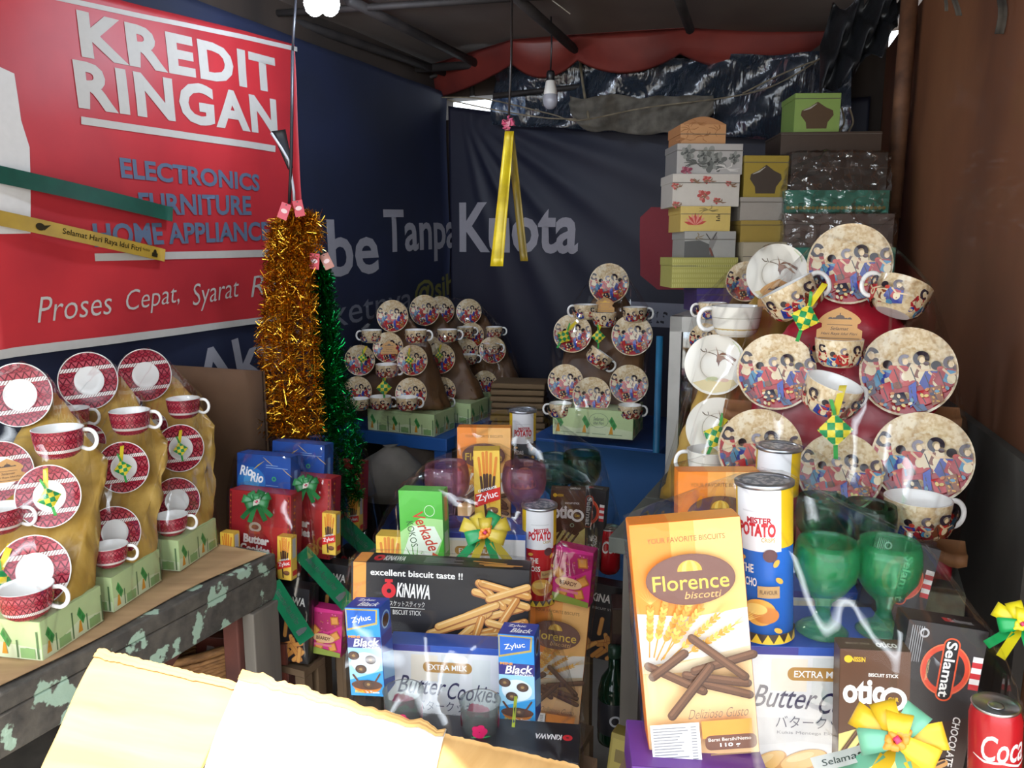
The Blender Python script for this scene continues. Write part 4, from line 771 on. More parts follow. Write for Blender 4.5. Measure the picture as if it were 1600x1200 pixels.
r = thing('paper_streamer', 'yellow streamer with pink tag hanging in front of back banner', 'streamer'); YR = surf('yellow_foil', 'D8C01E', 'B8A020', scale=18, rough=.3, metal=.15)
for (x0, x1, y1, w0, w1, m) in ((796, 776, 416, 14, 20, YR), (797, 819, 408, 12, 12, surf('yellow_foil_back', '8A7420', '6A5A1C', scale=12, stretch=(8, 8, .3), rough=.4))):
    b = MB(); o_ = .02 if x1 > 800 else 0; b.sheet(lambda u, v: P(x0 + (x1 - x0) * v + (u - .5) * (w0 + (w1 - w0) * v), 205 + (y1 - 205) * v, 2.4 + o_ + .006 * math.sin(v * 9) + .003 * math.cos(u * 7)), 4, 16, m, .001, (0, 1, 0)); b.build('streamer_tail', r)
b = MB()
for i in range(26):
    a = random.random() * 6.28; c = P(795 + 8 * math.cos(a) * random.random(), 192 + 9 * math.sin(a) * random.random(), 2.39 + random.random() * .02); b.add([c + V((random.uniform(-1, 1), random.uniform(-1, 1), random.uniform(-1, 1))) * .011 for _ in range(4)], [(0, 1, 2), (0, 2, 3), (0, 3, 1), (1, 3, 2)], ink(('D86A88', 'C84A70', 'E8A0B0')[i % 3]))
b.build('pink_rosette', r, solid=.0006)
BLK = ink('1A1A1E', .5); STR = ink('B8B8BC')
r = thing('tied_strap', 'black and white strap tied at the edge of the red banner', 'strap')
b = MB(); b.sheet(lambda u, v: P(424 + 26 * v + u * (22 - 14 * v), 205 + 60 * v - 3 * u, 2.34 + .004 * math.sin(v * 8)), 3, 8, BLK, .001, (0, 1, 0)); b.build('strap_flap', r)
b = MB(); b.tube([P(424, 208, 2.335), P(440, 232, 2.335), P(452, 252, 2.335), P(459, 300, 2.33), P(460, 318, 2.33)], .004, STR, 6); b.build('white_cord', r)
b = MB(); b.tube([P(457, 80, 2.33), P(456, 180, 2.33), P(455, 250, 2.33), P(452, 318, 2.33)], .005, BLK, 6); b.tube([P(457, 80, 2.33), P(462, 0, 2.3)], .004, BLK, 6); b.build('black_cord', r)
def tinsel(name, label, strands, d, cols, w_=.00095, ln=.026):
    r = thing(name, label, 'tinsel', None, 'hanging tinsel')
    for k, path in enumerate(strands):
        pts = [P(x, y, dd) for x, y, dd in path]; b = MB(); L = sum((a - c).length for a, c in zip(pts, pts[1:])); n = int(L * 3800)
        for i in range(n):
            t = random.random() * (len(pts) - 1); j = min(int(t), len(pts) - 2); c = pts[j].lerp(pts[j + 1], t - j); ax = (pts[j + 1] - pts[j]).normalized()
            v = V((random.gauss(0, 1), random.gauss(0, 1), random.gauss(0, 1))); v = (v - ax * v.dot(ax) * .7).normalized(); s = v.cross(V((random.random() - .5, random.random() - .5, random.random() - .5))).normalized() * w_; l_ = ln * random.uniform(.6, 1.25); bend = ax * random.uniform(-.8, .8) * l_
            b.add([c + s, c - s, c + v * l_ * .55 - s + bend * .3, c + v * l_ * .55 + s + bend * .3, c + v * l_ - s + bend, c + v * l_ + s + bend], [(0, 1, 2, 3), (3, 2, 4, 5)], cols[i % len(cols)])
        b.tube(pts, .001, cols[1], 5); b.build('tinsel_garland', r)
    return r
GT = [surf('gold_foil', 'E8B43C', rough=.2, metal=1), surf('gold_foil_dark', 'A8741C', rough=.28, metal=1)]; ET = [surf('green_foil', '14A04A', rough=.22, metal=1), surf('green_foil_dark', '0A5A2C', rough=.3, metal=1)]
gs = []
for x0, x1, x2, y2 in ((428, 412, 418, 678), (440, 425, 432, 684), (452, 440, 446, 686), (462, 458, 462, 684), (474, 474, 478, 686), (486, 490, 496, 680), (455, 450, 470, 684)):
    z = random.uniform(-.02, .03); gs.append([(458, 338, 2.25 + z), (x0, 356, 2.25 + z), (x0 - 6, 430, 2.25 + z), (x1, 540, 2.24 + z), (x2, y2, 2.24 + z)])
gs.append([(470, 335, 2.24), (494, 345, 2.24), (498, 392, 2.24)])
def tags(r, lst):
    for px, py, d, ro, c in lst:
        b = MB(); b.box((-.014, 0, -.045), (.014, .0015, 0), ink(c), None); o = b.build('hang_tag', r, M=MX.Translation(P(px, py, d)) @ MX.Rotation(math.radians(ro), 4, 'Y'), bevel=.0005); b = MB(); Pr(1, 1).ell(0, -.022, .009, .006, 'E8C8C8').ell(0, -.004, .002, .002, '3A1A1E').into(b, lambda x, y, l: (x, -l - .0003, y)); b.build('printed_oval', o)
tags(tinsel('gold_tinsel', 'tall bundle of gold tinsel garlands hanging by the red banner edge', gs, 2.25, GT), [(448, 318, 2.19, 22, 'D8485C'), (464, 313, 2.2, -10, 'C83044')])
gs = []
for x0, x1, x2, y2 in ((492, 496, 506, 640), (502, 512, 524, 690), (508, 522, 540, 716), (500, 505, 515, 700), (510, 528, 562, 706), (496, 500, 522, 660)):
    z = random.uniform(-.01, .03); gs.append([(496, 405, 2.32 + z), (x0, 440, 2.32 + z), (x1, 560, 2.31 + z), (x2, y2, 2.31 + z)])
gs += [[(520, 690, 2.3), (535, 760, 2.28), (536, 800, 2.28)], [(545, 680, 2.3), (558, 720, 2.29), (548, 752, 2.28), (562, 780, 2.28)]]
tags(tinsel('green_tinsel', 'bundle of green tinsel garlands hanging behind the gold ones', gs, 2.32, ET), [(492, 396, 2.24, 6, 'C8283C'), (505, 397, 2.26, -24, 'B87868')])
# ------------------------------------------------------------------ furniture
def Bx(px, py, d, yaw=0, lean=0, roll=0, h=0, s=1):
    return MX.Translation(P(px, py, d)) @ rot(yaw, lean, roll) @ MX.Scale(s, 4) @ MX.Translation((0, 0, -h))
def XU(u, v, z, yaw=0): return MX.Translation(U(u, v, z)) @ rot(-24 + yaw)
PEEL = surf('peeling_painted_timber', '5A544C', '403C38', scale=9, stretch=(3, 3, 3), rough=.75, bmp=.3, c3='9CB4A0', s3=6, lo3=.56, hi3=.585); OLDRED = surf('worn_red_timber', '6A3A30', '4E2E28', scale=8, rough=.8, c3='9A948A', s3=10, lo3=.6, hi3=.63); GREYW = surf('weathered_timber', '7A7268', '5C5650', scale=10, stretch=(1, 1, .15), rough=.85)
BZ = .76
r = thing('wooden_bench', 'long weathered display bench with peeling paint along the left wall', 'bench', XU(.15, -1.6, 0))
# local frame of the bench: x along the room's width, y along its depth
def part(nm, parent, fn, **k): b = MB(); fn(b); return b.build(nm, parent, **k)
part('top_plank', r, lambda b: b.box((-.30, 0, BZ - .035), (.315, 1.30, BZ), PEEL), bevel=.004)
part('front_rail', r, lambda b: b.box((.285, .01, BZ - .115), (.315, 1.30, BZ - .036), PEEL), bevel=.004)
part('end_rail', r, lambda b: b.box((-.30, 1.265, BZ - .115), (.284, 1.30, BZ - .036), PEEL), bevel=.004)
for y in (.25, 1.19):
    for x in (-.28, .235): part('leg', r, lambda b: b.box((x, y, 0), (x + .048, y + .07, BZ - .036), OLDRED), bevel=.004)
part('brace', r, lambda b: b.box((.25, 0, -.02), (.28, .30, .02), OLDRED, MX.Translation((0, .90, .56)) @ MX.Rotation(math.radians(35), 4, 'X')), bevel=.003)
part('lower_shelf', r, lambda b: b.box((-.30, .2, .36), (.22, 1.25, .385), GREYW), bevel=.003)
part('leg_post', r, lambda b: b.box((.29, 1.20, 0), (.325, 1.29, BZ - .116), GREYW), bevel=.003)
KRAFT = surf('kraft_card', 'B08E66', '9C7C58', scale=5, rough=.85, stretch=(1, 6, 1)); BCARD = surf('brown_card', '6A4E38', '553E2C', scale=4, rough=.85)
b = MB(); b.sheet(lambda u, v: U(.25 + 1.18 * u, -1.82 + .515 * v + .008 * math.sin(u * 14), BZ + .002 + .003 * max(0, v - .9) * 10 * (math.sin(u * 9) ** 2)), 30, 10, KRAFT, .003, (0, 0, 1)); tag(b.build('cardboard_sheet'), 'flattened brown cardboard covering the left bench top', 'cardboard')
b = MB(); b.sheet(lambda u, v: U(1.70 + .02 * u, -1.90 + .36 * u, .50 + .66 * v), 6, 6, BCARD, .012, DU); tag(b.build('brown_board'), 'dark brown board standing upright behind the red cookie hampers', 'cardboard')
BLUEP = surf('blue_painted_steel', '2458A0', '1E4A88', scale=6, rough=.45)
def table(label, u0, u1, v0, v1, z, m, legm, name='table', lg=.045, th=.05):
    r = thing(name, label, 'table', XU(u0, (v0 + v1) / 2, 0)); W = (v1 - v0) / 2; D = u1 - u0
    part('top', r, lambda b: b.box((-W, 0, z - th), (W, D, z), m), bevel=.003)
    for x in (-W + .01, W - lg - .01):
        for y in (.01, D - lg - .01): part('leg', r, lambda b: b.box((x, y, 0), (x + lg, y + lg, z - th), legm), bevel=.002)
    return r
table('blue steel frame table in the dark back left corner', 2.52, 3.4, -1.90, -1.39, .80, BLUEP, BLUEP, lg=.05)
r = table('table hidden by a hanging blue cloth in the back centre', 2.68, 3.25, -1.12, -.62, .80, BLUEP, BLUEP)
BC = surf('blue_cloth', '2C5A90', '244C7C', scale=2, rough=.8, bmp=.1)
b = MB(); b.sheet(lambda u, v: U(2.64 + .008 * math.sin(u * 17) * v, -1.14 + .64 * u, .80 - .62 * v), 40, 6, BC, .003, -DU); tag(b.build('table_cloth'), 'plain blue cloth hanging down the front of the back centre table', 'cloth')
b = MB(); TEAL = surf('teal_post', '1E6E96', '185A80', scale=8, rough=.5); p_ = P(1031, 525, 2.7); b.tube([V((p_.x, p_.y, 0)), p_], .012, TEAL, 10); tag(b.build('teal_post'), 'thin teal post standing just left of the white display case', 'post')
GREYP = surf('grey_planks', '5E6058', '484A44', scale=4, stretch=(4, 1, 1), rough=.8)
r = thing('plank_table', 'grey plank table carrying the large cup and saucer hamper', 'table', XU(1.53, -.13, 0))
for i in range(4): part('plank', r, lambda b: b.box((-.33, .005 + .15 * i, .865), (.33 - .05 * i, .148 + .15 * i, .90), GREYP), bevel=.003)
for x, y in ((-.30, .02), (-.30, .54), (.27, .02), (.12, .54)): part('leg', r, lambda b: b.box((x, y, 0), (x + .04, y + .04, .864), GREYW))
part('front_edge', r, lambda b: b.box((.05, -.022, .86), (.33, .003, .90), surf('pale_worn_edge', '8A8A6E', '5A5A4C', scale=14, rough=.8)), bevel=.003)
# ------------------------------------------------------------------ hampers on slopes of cloth
class Slope:
    def __init__(s, px, py, d, n, fc): s.p = P(px, py, d); s.n = V(n).normalized(); s.f = fc; s.obj = []; s.back = []; s.bo = .075
    def d(s, px, py, off=0): r = ray(px, py); return ((s.p + s.n * off) - EYE).dot(s.n) / r.dot(s.n)
    def face(s, p, q=(0, 0, 0)): return (s.f * .55 + tocam(p) * .75 + DZ * .08 + V(q)).normalized()
    def sau(s, kind, px, py, w_, label, off=.0, roll=0, q=(0, 0, 0)):
        d = s.d(px, py, off); p = P(px, py, d); o = saucer(kind, px, py, d, w_, s.face(p, q), label, roll); s.obj.append(o); R = w_ * d / FPX / 2
        for a in range(0, 360, 60): s.back.append(p - s.n * (s.bo + off) + V((math.cos(math.radians(a)), 0, math.sin(math.radians(a)))) * R * .6)
        return o
    def cup(s, kind, px, py, w_, label, off=.035, yaw=0, tilt=0, lean=0):
        d = s.d(px, py, off); o = cup(kind, px, py, d, w_, label, yaw, tilt, lean); s.obj.append(o); s.back.append(P(px, py, d) - s.n * (.085 + off)); return o
NB = -DU * .8 + DZ * .5
def bench_hamper(u, spec_s, spec_c, ket, card, nm, vr):
    BM = XU(u - .035, vr - .141, BZ + .006, 14); bx = greenbox('pale green printed base box of the %s red saucer hamper' % nm, BM, (.29, .075, .16))
    s = Slope(*spec_s[0][:2], spec_s[0][4], NB, -DU)
    for px, py, w_, lab, *_ in spec_s: s.sau('red', px, py, w_, lab, off=(_[1] if len(_) > 1 else 0), roll=-6)
    for px, py, w_, lab, *e in spec_c: s.cup('red', px, py, w_, lab, off=(e[0] if e else .035), yaw=e[1] if len(e) > 1 else 10)
    base = [BM @ V((b_, a, .078)) for a in (.075, .155) for b_ in (-.14, .14)]
    draped(s.back + base, 'gold_cloth', 'gold satin draped under the %s red saucer set' % nm, GOLDC, seed=u, amp=.01)
    for k in ket: ketupat(k[0], k[1], s.d(k[0], k[1], .03), k[2], k[3], roll=k[4])
    for k in card: mosque_card(k[0], k[1], s.d(k[0], k[1], .04), k[2], k[3])
    wrap(s.obj + [bx], 'clear plastic stretched over the %s red saucer hamper' % nm, seed=u)
bench_hamper(.86, [(55, 892, 112, 'red patterned saucer lowest in the nearest bench hamper', 1.50), (78, 775, 98, 'red patterned saucer with woven ornament in the nearest bench hamper', 0), (4, 738, 98, 'red patterned saucer behind the dome card in nearest bench hamper', 0), (32, 617, 100, 'red patterned saucer topping the nearest bench hamper', 0)],
    [(42, 940, 80, 'red banded cup in front of the lowest nearest saucer'), (2, 812, 66, 'red banded cup cut by the left picture edge'), (92, 692, 74, 'red banded cup right of the nearest top saucer')],
    [(77, 778, 34, 'yellow and green woven ornament on the nearest bench saucer', -12), (-2, 912, 46, 'large green woven ornament at the left picture edge', 10)], [(12, 735, 46, 'tan dome card leaning on the nearest hamper saucer')], 'nearest', -1.31)
bench_hamper(1.05, [(180, 832, 82, 'red patterned saucer lowest in the middle bench hamper', 1.70), (194, 730, 80, 'red patterned saucer with woven ornament in middle bench hamper', 0), (140, 595, 90, 'red patterned saucer topping the middle bench hamper', 0), (138, 690, 56, 'red patterned saucer half hidden beside the nearest banded cup', 0, -.02)],
    [(172, 868, 54, 'red banded cup in front of the lowest middle saucer'), (204, 660, 60, 'red banded cup right of the middle top saucer'), (112, 655, 54, 'red banded cup half hidden below the middle top saucer', .02)],
    [(192, 732, 26, 'yellow and green woven ornament on the middle bench saucer', -8)], [], 'middle', -1.36)
bench_hamper(1.26, [(277, 783, 74, 'red patterned saucer lowest in the farthest bench hamper', 1.91), (283, 700, 74, 'red patterned saucer with woven ornament in farthest bench hamper', 0), (228, 586, 82, 'red patterned saucer topping the farthest bench hamper', 0), (238, 668, 50, 'red patterned saucer half hidden behind the middle cup', 0, -.02)],
    [(268, 820, 50, 'red banded cup in front of the lowest farthest saucer'), (287, 638, 50, 'red banded cup right of the farthest top saucer'), (182, 632, 44, 'red banded cup half hidden left of the farthest top saucer', .02)],
    [(282, 702, 22, 'yellow woven ornament on the farthest bench saucer', -6)], [], 'farthest', -1.40)
# ------------------------------------------------------------------ dark hampers at the back
def back_hamper(nm, s, sau, cups, ket, card, box, cloth, wrapit=True):
    for px, py, w_, lab, *e in sau: s.sau('batik', px, py, w_, lab, off=e[0] if e else 0)
    for px, py, w_, lab, *e in cups: s.cup('batik', px, py, w_, lab, off=.03, yaw=e[0] if e else 0, tilt=e[1] if len(e) > 1 else 0)
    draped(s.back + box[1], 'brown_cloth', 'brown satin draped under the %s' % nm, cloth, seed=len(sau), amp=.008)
    for k in ket: ketupat(k[0], k[1], s.d(k[0], k[1], .03), k[2], k[3], roll=k[4])
    for k in card: mosque_card(k[0], k[1], s.d(k[0], k[1], .04), k[2], k[3], gold=k[4])
    if wrapit: wrap(s.obj + [box[0]], 'clear plastic stretched over the %s' % nm, seed=len(cups))
def bpts(M, w_, h_, t_): return [M @ V((x, y, h_ + .005)) for x in (-w_ / 2 + .01, w_ / 2 - .01) for y in (.55 * t_, t_ - .01)]
def gb(label, M, dims, logo=False): return (greenbox(label, M, dims, logo), bpts(M, *dims))
N1 = -DU * .85 + DZ * .35
s = Slope(600, 631, 3.0, N1, -DU); B_ = XU(2.535, -1.60, .80)
back_hamper('front hamper on the blue table', s, [(614, 494, 50, 'dancer saucer topping the front hamper on the blue table'), (607, 543, 48, 'dancer saucer behind a dome card on the blue table'), (563, 563, 48, 'dancer saucer left of the dome card on the blue table'), (645, 563, 48, 'dancer saucer right of the dome card on the blue table'), (559, 611, 46, 'dancer saucer lower left on the blue table'), (643, 615, 50, 'dancer saucer lower right above the green box end')],
    [(581, 526, 32, 'dancer cup with handle left beside the front top saucer', 180), (650, 526, 34, 'dancer cup with handle right beside the front top saucer'), (604, 580, 34, 'dancer cup under the dome card on the blue table'), (595, 630, 34, 'dancer cup in the middle of the front green box'), (636, 631, 34, 'dancer cup at right end of the front green box'), (562, 632, 30, 'dancer cup at left end of the front green box', 180)],
    [(566, 560, 15, 'yellow woven ornament on left dancer saucer, blue table', 10), (640, 563, 14, 'yellow woven ornament on right dancer saucer, blue table', -10), (600, 606, 24, 'shiny pale green ornament above the middle cup, blue table', 0)], [(608, 543, 26, 'tan dome card in the front hamper on blue table', False)], gb('dull green base box of the front hamper on the blue table', B_, (.30, .085, .16)), BROWNC)
s = Slope(686, 627, 3.22, N1, -DU); B_ = XU(2.78, -1.54, .80)
back_hamper('second hamper on the blue table', s, [(664, 485, 48, 'dancer saucer topping the second hamper on the blue table'), (688, 560, 48, 'dancer saucer midway up the second blue table hamper'), (691, 611, 44, 'dancer saucer low in the second blue table hamper'), (672, 547, 44, 'dancer saucer half hidden behind the front hamper', -.03)],
    [(699, 525, 32, 'dancer cup right below the second top saucer'), (688, 630, 30, 'dancer cup on the second green box')], [(686, 556, 13, 'yellow woven ornament on a second row dancer saucer', 0)], [], gb('dull green base box of the second blue table hamper', B_, (.24, .085, .16)), BROWNC)
s = Slope(756, 612, 3.45, N1, -DU); B_ = XU(3.02, -1.50, .80)
back_hamper('third hamper on the blue table', s, [(689, 485, 44, 'dancer saucer partly hidden between two topping saucers', -.02), (733, 487, 40, 'dancer saucer topping the third hamper in the dark corner'), (737, 524, 40, 'dancer saucer half hidden in the third dark hamper', -.03), (728, 549, 40, 'dancer saucer midway up the third dark hamper'), (770, 547, 42, 'dancer saucer at the right of the third dark hamper'), (758, 598, 38, 'dancer saucer low in the third dark hamper')],
    [(727, 519, 26, 'dancer cup left below the third top saucer'), (772, 519, 26, 'dancer cup at upper right of the third dark hamper'), (732, 562, 26, 'dancer cup in the middle of the third dark hamper'), (768, 545, 26, 'dancer cup on the right saucer of third dark hamper')], [], [], gb('dull green base box in the darkest corner', B_, (.30, .085, .16)), BROWNC)
for i in range(9):
    b = MB(); b.box((-.11, 0, 0), (.11, .16, .022), surf('stacked_trays', '6E583C', '5A4630', scale=6, rough=.8)); o = b.build('wicker_tray', bevel=.006, M=MX.Translation(P(808 + (i % 3) - 1, 690 - 10.2 * i, 3.16)) @ rot(-10 + i % 4)); tag(o, ['top', 'second', 'third', 'fourth', 'fifth', 'sixth', 'seventh', 'eighth', 'bottom'][8 - i] + ' brown tray of the stack between the two dark hampers', 'tray', 'stacked brown trays')
s = Slope(925, 660, 2.82, -DU * .8 + DZ * .4 + V((.1, 0, 0)), -DU); M_ = Bx(925, 683, 2.79, -19); 
box = gb('pale green base box with oval greeting, centre back', M_, (.29, .10, .2), True)
back_hamper('centre back dancer hamper', s, [(952, 443, 62, 'dancer saucer topping the centre back hamper'), (895, 521, 60, 'dancer saucer at upper left of the centre back hamper'), (988, 524, 64, 'dancer saucer at upper right of the centre back hamper'), (884, 597, 56, 'dancer saucer at lower left of the centre back hamper'), (983, 600, 60, 'dancer saucer at lower right of the centre back hamper'), (925, 619, 60, 'dancer saucer low in the middle of the centre back hamper', .03)],
    [(916, 488, 38, 'dancer cup with handle left, upper centre back hamper', 180), (944, 500, 38, 'dancer cup under the gold printed card', 60), (992, 492, 38, 'dancer cup with handle right, upper centre back hamper'), (934, 561, 40, 'tilted dancer cup midway in the centre back hamper', 0, 35), (876, 641, 36, 'dancer cup at left end of the centre green box', 180), (984, 644, 36, 'dancer cup at right end of the centre green box')],
    [(881, 526, 24, 'green woven ornament on the upper left dancer saucer', 30), (935, 526, 22, 'yellow and green woven ornament under the centre cup', 0)], [(945, 476, 30, 'tan dome card with shiny gold printing, centre back', True)], box, BROWNC)
# ------------------------------------------------------------------ large hamper on the right and white ones behind it
NR = -DU * .86 + DZ * .36
s = Slope(1440, 716, 1.42, NR, -DU); s.bo = .05; F_ = lambda nm, l: l
L_ = 'dancer saucer %s of the large red cloth hamper'
for px, py, w_, lab, *e in ((1327, 413, 124, L_ % 'at the very top'), (1213, 581, 118, L_ % 'at the left of the middle tier'), (1418, 581, 138, L_ % 'at the right of the middle tier'), (1187, 702, 126, L_ % 'at the left of the lowest tier'), (1440, 716, 144, L_ % 'at the right of the lowest tier'), (1312, 738, 124, L_ % 'behind plastic in the middle')): s.sau('batik', px, py, w_, lab)
for px, py, w_, lab, yaw, ti, le, off in ((1240, 470, 84, 'dancer cup tipped left under the topmost large saucer', 0, -28, -10, .04), (1404, 468, 84, 'dancer cup tipped right under the topmost large saucer', 180, 24, -10, .04), (1310, 552, 72, 'dancer cup standing below the large dome card', 90, 0, 0, .05), (1295, 621, 86, 'dancer cup tipped towards the viewer in the middle', 10, 12, 14, .07), (1432, 808, 98, 'dancer cup with white handle at the lowest right', 0, 0, 0, .05)): s.cup('batik', px, py, w_, lab, off, yaw, ti, le)
base = [U(1.56 + a, -.02 + q, .905) for a in (0, .30) for q in (-.16, .20)] + [p - s.n * .01 - DZ * .02 for p in s.back[:6]]
rc = draped(s.back + base, 'red_cloth', 'red satin draped over the tiers of the large right hamper', REDC, 3, .012)
for k in ((1258, 497, 44, 'green and yellow woven ornament beside the tipped left cup', 15), (1305, 672, 52, 'woven ornament hanging in the middle of the red cloth', -5)): ketupat(k[0], k[1], s.d(k[0], k[1], .10), k[2], k[3], roll=k[4])
mosque_card(1312, 506, s.d(1312, 506, .06), 66, 'large tan dome greeting card on the red cloth hamper')
TRIM = surf('tan_ledge', '8A5C34', '70482A', scale=8, rough=.7)
for px, py, w_, nm in ((1200, 628, 130, 'under the left middle saucer'), (1420, 632, 140, 'under the right middle saucer'), (1312, 588, 100, 'under the standing cup'), (1440, 838, 120, 'under the lowest right cup'), (1375, 512, 110, 'under the tipped right cup')):
    d = s.d(px, py, -.06); W = w_ * d / FPX; b = MB(); b.sheet(lambda u, v: ((u - .5) * W, -.035 * v, -.012 * math.sin(v * 2) - .01 * abs(math.sin(u * 9)) * v), 10, 3, TRIM, .02, (0, 0, -1)); tag(b.build('tier_ledge', M=MX.Translation(P(px, py, d)) @ rot(-20)), 'brown cloth ledge %s on the red hamper' % nm, 'ledge', 'brown ledges of the red hamper')
wrap(s.obj, 'clear plastic stretched over the large red cloth hamper', 4, base[:8])
s2 = Slope(1122, 672, 1.72, NR, -DU)
for px, py, w_, lab, *e in ((1214, 428, 92, 'white bird saucer at the top beside the large dancer saucer'), (1118, 570, 94, 'white bird saucer midway down, left of the dancer hamper'), (1122, 670, 98, 'white bird saucer lowest, with a woven ornament on it')): s2.sau('bird', px, py, w_, lab)
s2.cup('bird', 1150, 503, 78, 'white and gold cup with handle left below the top bird saucer', .03, 180); s2.cup('bird', 1108, 724, 70, 'white cup with handle left at the lowest bird saucer', .03, 180)
mosque_card(1216, 460, s2.d(1216, 460, .05), 60, 'tan dome card leaning on the top bird saucer'); ketupat(1118, 682, s2.d(1118, 682, .05), 40, 'green and yellow woven ornament on the lowest bird saucer', 20)
bs = [U(1.80 + a, -.30 + q, .905) for a in (.02, .24) for q in (-.12, .14)]; draped(s2.back + bs, 'gold_cloth', 'gold satin draped behind the white bird saucers', GOLDC, 5, .01); wrap(s2.obj, 'clear plastic stretched over the white bird saucers', 5, bs)
s3 = Slope(1110, 486, 2.0, NR, -DU); s3.sau('batik', 1166, 440, 62, 'dancer saucer peeping out behind the top bird saucer'); s3.cup('batik', 1113, 487, 44, 'dancer cup half hidden behind the white and gold cup', .03, 180); s3.sau('batik', 1102, 530, 50, 'dancer saucer half hidden at the display case edge')
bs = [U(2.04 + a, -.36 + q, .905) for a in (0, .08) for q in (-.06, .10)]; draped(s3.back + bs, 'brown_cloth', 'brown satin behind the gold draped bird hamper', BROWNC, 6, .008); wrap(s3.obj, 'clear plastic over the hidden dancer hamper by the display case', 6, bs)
# ------------------------------------------------------------------ display case with gift boxes stacked on it
FZ = 1.305; fx0, fx1, fy0, fy1 = -.52, .05, 2.32, 2.86
r = thing('display_case', 'white framed glass display case under the stacked gift boxes', 'display case', XU(fy0, fx0, 0)); WF = surf('white_frame', 'BEBAB2', 'A8A49C', scale=6, rough=.5); W = fx1 - fx0; D = fy1 - fy0
def fr(b):
    for x in (0, W - .035):
        b.box((x, 0, .3), (x + .035, .035, FZ), WF)
    b.box((0, .0, FZ - .045), (W, .036, FZ), WF); b.box((0, 0, .55), (W, .035, .6), WF)
part('front_frame', r, fr); part('carcass', r, lambda b: (b.box((0, D - .02, 0), (W, D, FZ), WF), b.box((0, .036, 0), (.02, D - .02, FZ), WF), b.box((W - .02, .036, 0), (W, D - .02, FZ), WF), b.box((0, 0, 0), (W, D - .02, .3), WF), b.box((.02, .036, FZ - .03), (W - .02, D - .02, FZ), WF)))
part('glass_pane', r, lambda b: b.box((.036, .012, .60), (W - .036, .018, FZ - .046), PANE)); part('shelf', r, lambda b: b.box((.022, .04, 1.085), (W - .022, D - .03, 1.105), WF)); 
for (x, z, w_, h_, c, nm) in ((.06, .88, .09, .16, 'B04A50', 'pink carton on the lower shelf of the display case'), (.06, 1.106, .06, .12, 'C8CCD0', 'white canister on the upper shelf of the display case'), (.075, 1.106, .12, .13, '6A7888', 'grey carton at the back of the upper case shelf')):
    yy = .1 if c != '6A7888' else .26; carton('shop_carton', nm, 'carton', (w_, h_, .08), c, XU(fy0 + yy, fx0 + x + w_ / 2, z), Pr(w_, h_).rect(.1, .55, .9, .8, 'D8D4D0').rect(.1, .2, .6, .3, 'A0A4A8'))
struct_ = part('lower_shelf', r, lambda b: b.box((.022, .04, .86), (W - .022, D - .03, .88), WF))
def flower(p, x, y, r, c, c2, n=9):
    for i in range(n): a = i * 2.4; q = r * (.35 + .5 * (i % 3) / 2); p.ell(x + q * math.cos(a) / p.w * .0 + q * math.cos(a), y + q * math.sin(a) * p.w / p.h, r * .42, r * .3 * p.w / p.h, (c, c2)[i % 2], n=10, rt=math.degrees(a))
def leaves(p, x, y, k, c, n=6):
    rs = random.Random(int(x * 99))
    for i in range(n): a = rs.random() * 6.28; p.line([(x, y), (x + .5 * k * math.cos(a), y + .5 * k * math.sin(a)), (x + k * math.cos(a + .4), y + k * math.sin(a + .4))], .02, c, taper=tap)
def pr_tan(p): p.rect(.003, .01, .997, .99, 'C89464'); [leaves(p, x, y, .22, 'A06C40', 7) for x, y in ((.2, .55), (.5, .3), (.8, .5), (.35, .8), (.12, .2))]
def pr_grey(p):
    p.rect(.003, .01, .997, .99, 'B8B4B0')
    for x, y, r_ in ((.48, .5, .16), (.62, .42, .12), (.4, .62, .1), (.86, .55, .08), (.15, .7, .1)): flower(p, x, y, r_, '6A6C68', '92948E', 12); flower(p, x, y, r_ * .5, '484A48', '7A7C78', 7)
    flower(p, .14, .12, .08, '8A3A50', 'B06A78'); leaves(p, .3, .35, .2, '5A5C58', 8); leaves(p, .75, .2, .2, 'D8D4CE', 8)
def pr_rose(p):
    p.rect(.003, .01, .997, .99, 'CFC8BE')
    for x, y, r_ in ((.46, .36, .09), (.5, .84, .06), (.66, .2, .05), (.03, .64, .05), (.82, .72, .04), (.05, .08, .05), (.28, .8, .03)): flower(p, x, y, r_, 'B8504A', 'D08078'); leaves(p, x + .05, y - .05, .1, '8A6A50', 4)
def pr_gold(p):
    p.rect(.003, .01, .997, .99, 'D8BC6C')
    for a in range(9): q = math.radians(20 + a * 18); p.poly([(.3, .25), (.3 + .14 * math.cos(q) - .03 * math.sin(q), .25 + (.30 * math.sin(q) + .06 * math.cos(q))), (.3 + .24 * math.cos(q), .25 + .5 * math.sin(q)), (.3 + .14 * math.cos(q) + .03 * math.sin(q), .25 + (.30 * math.sin(q) - .06 * math.cos(q)))], ('C84A40', 'E09080')[a % 2])
    for q in range(4): p.rect(.71 + .03 * (q % 2), .42 + .07 * q, .79, .46 + .07 * q, '5A4A30')
    leaves(p, .55, .85, .2, '8A7A4A', 6)
def pr_silver(p): p.rect(.003, .01, .997, .99, 'A8A6A0'); p.poly([(.003, .01), (.6, .01), (.5, .5), (.3, .66), (.003, .62)], '5E5E5C'); p.poly([(.5, .1), (.64, .75), (.6, .95), (.48, .6)], '8A8884').line([(.55, .7), (.62, .95)], .02, '4A4644').line([(.5, .68), (.42, .9)], .02, '4A4644').line([(.55, .1), (.5, .35)], .04, '7A4A40'); leaves(p, .25, .8, .14, '8A7A5A', 6)
def pr_weave(p):
    p.rect(.003, .01, .997, .99, 'B4AE5E')
    for i in range(34):
        for j in range(6): p.rect(.012 + i / 34.6, .03 + j / 6.2, .012 + i / 34.6 + .016, .03 + j / 6.2 + .10, 'C8C478')
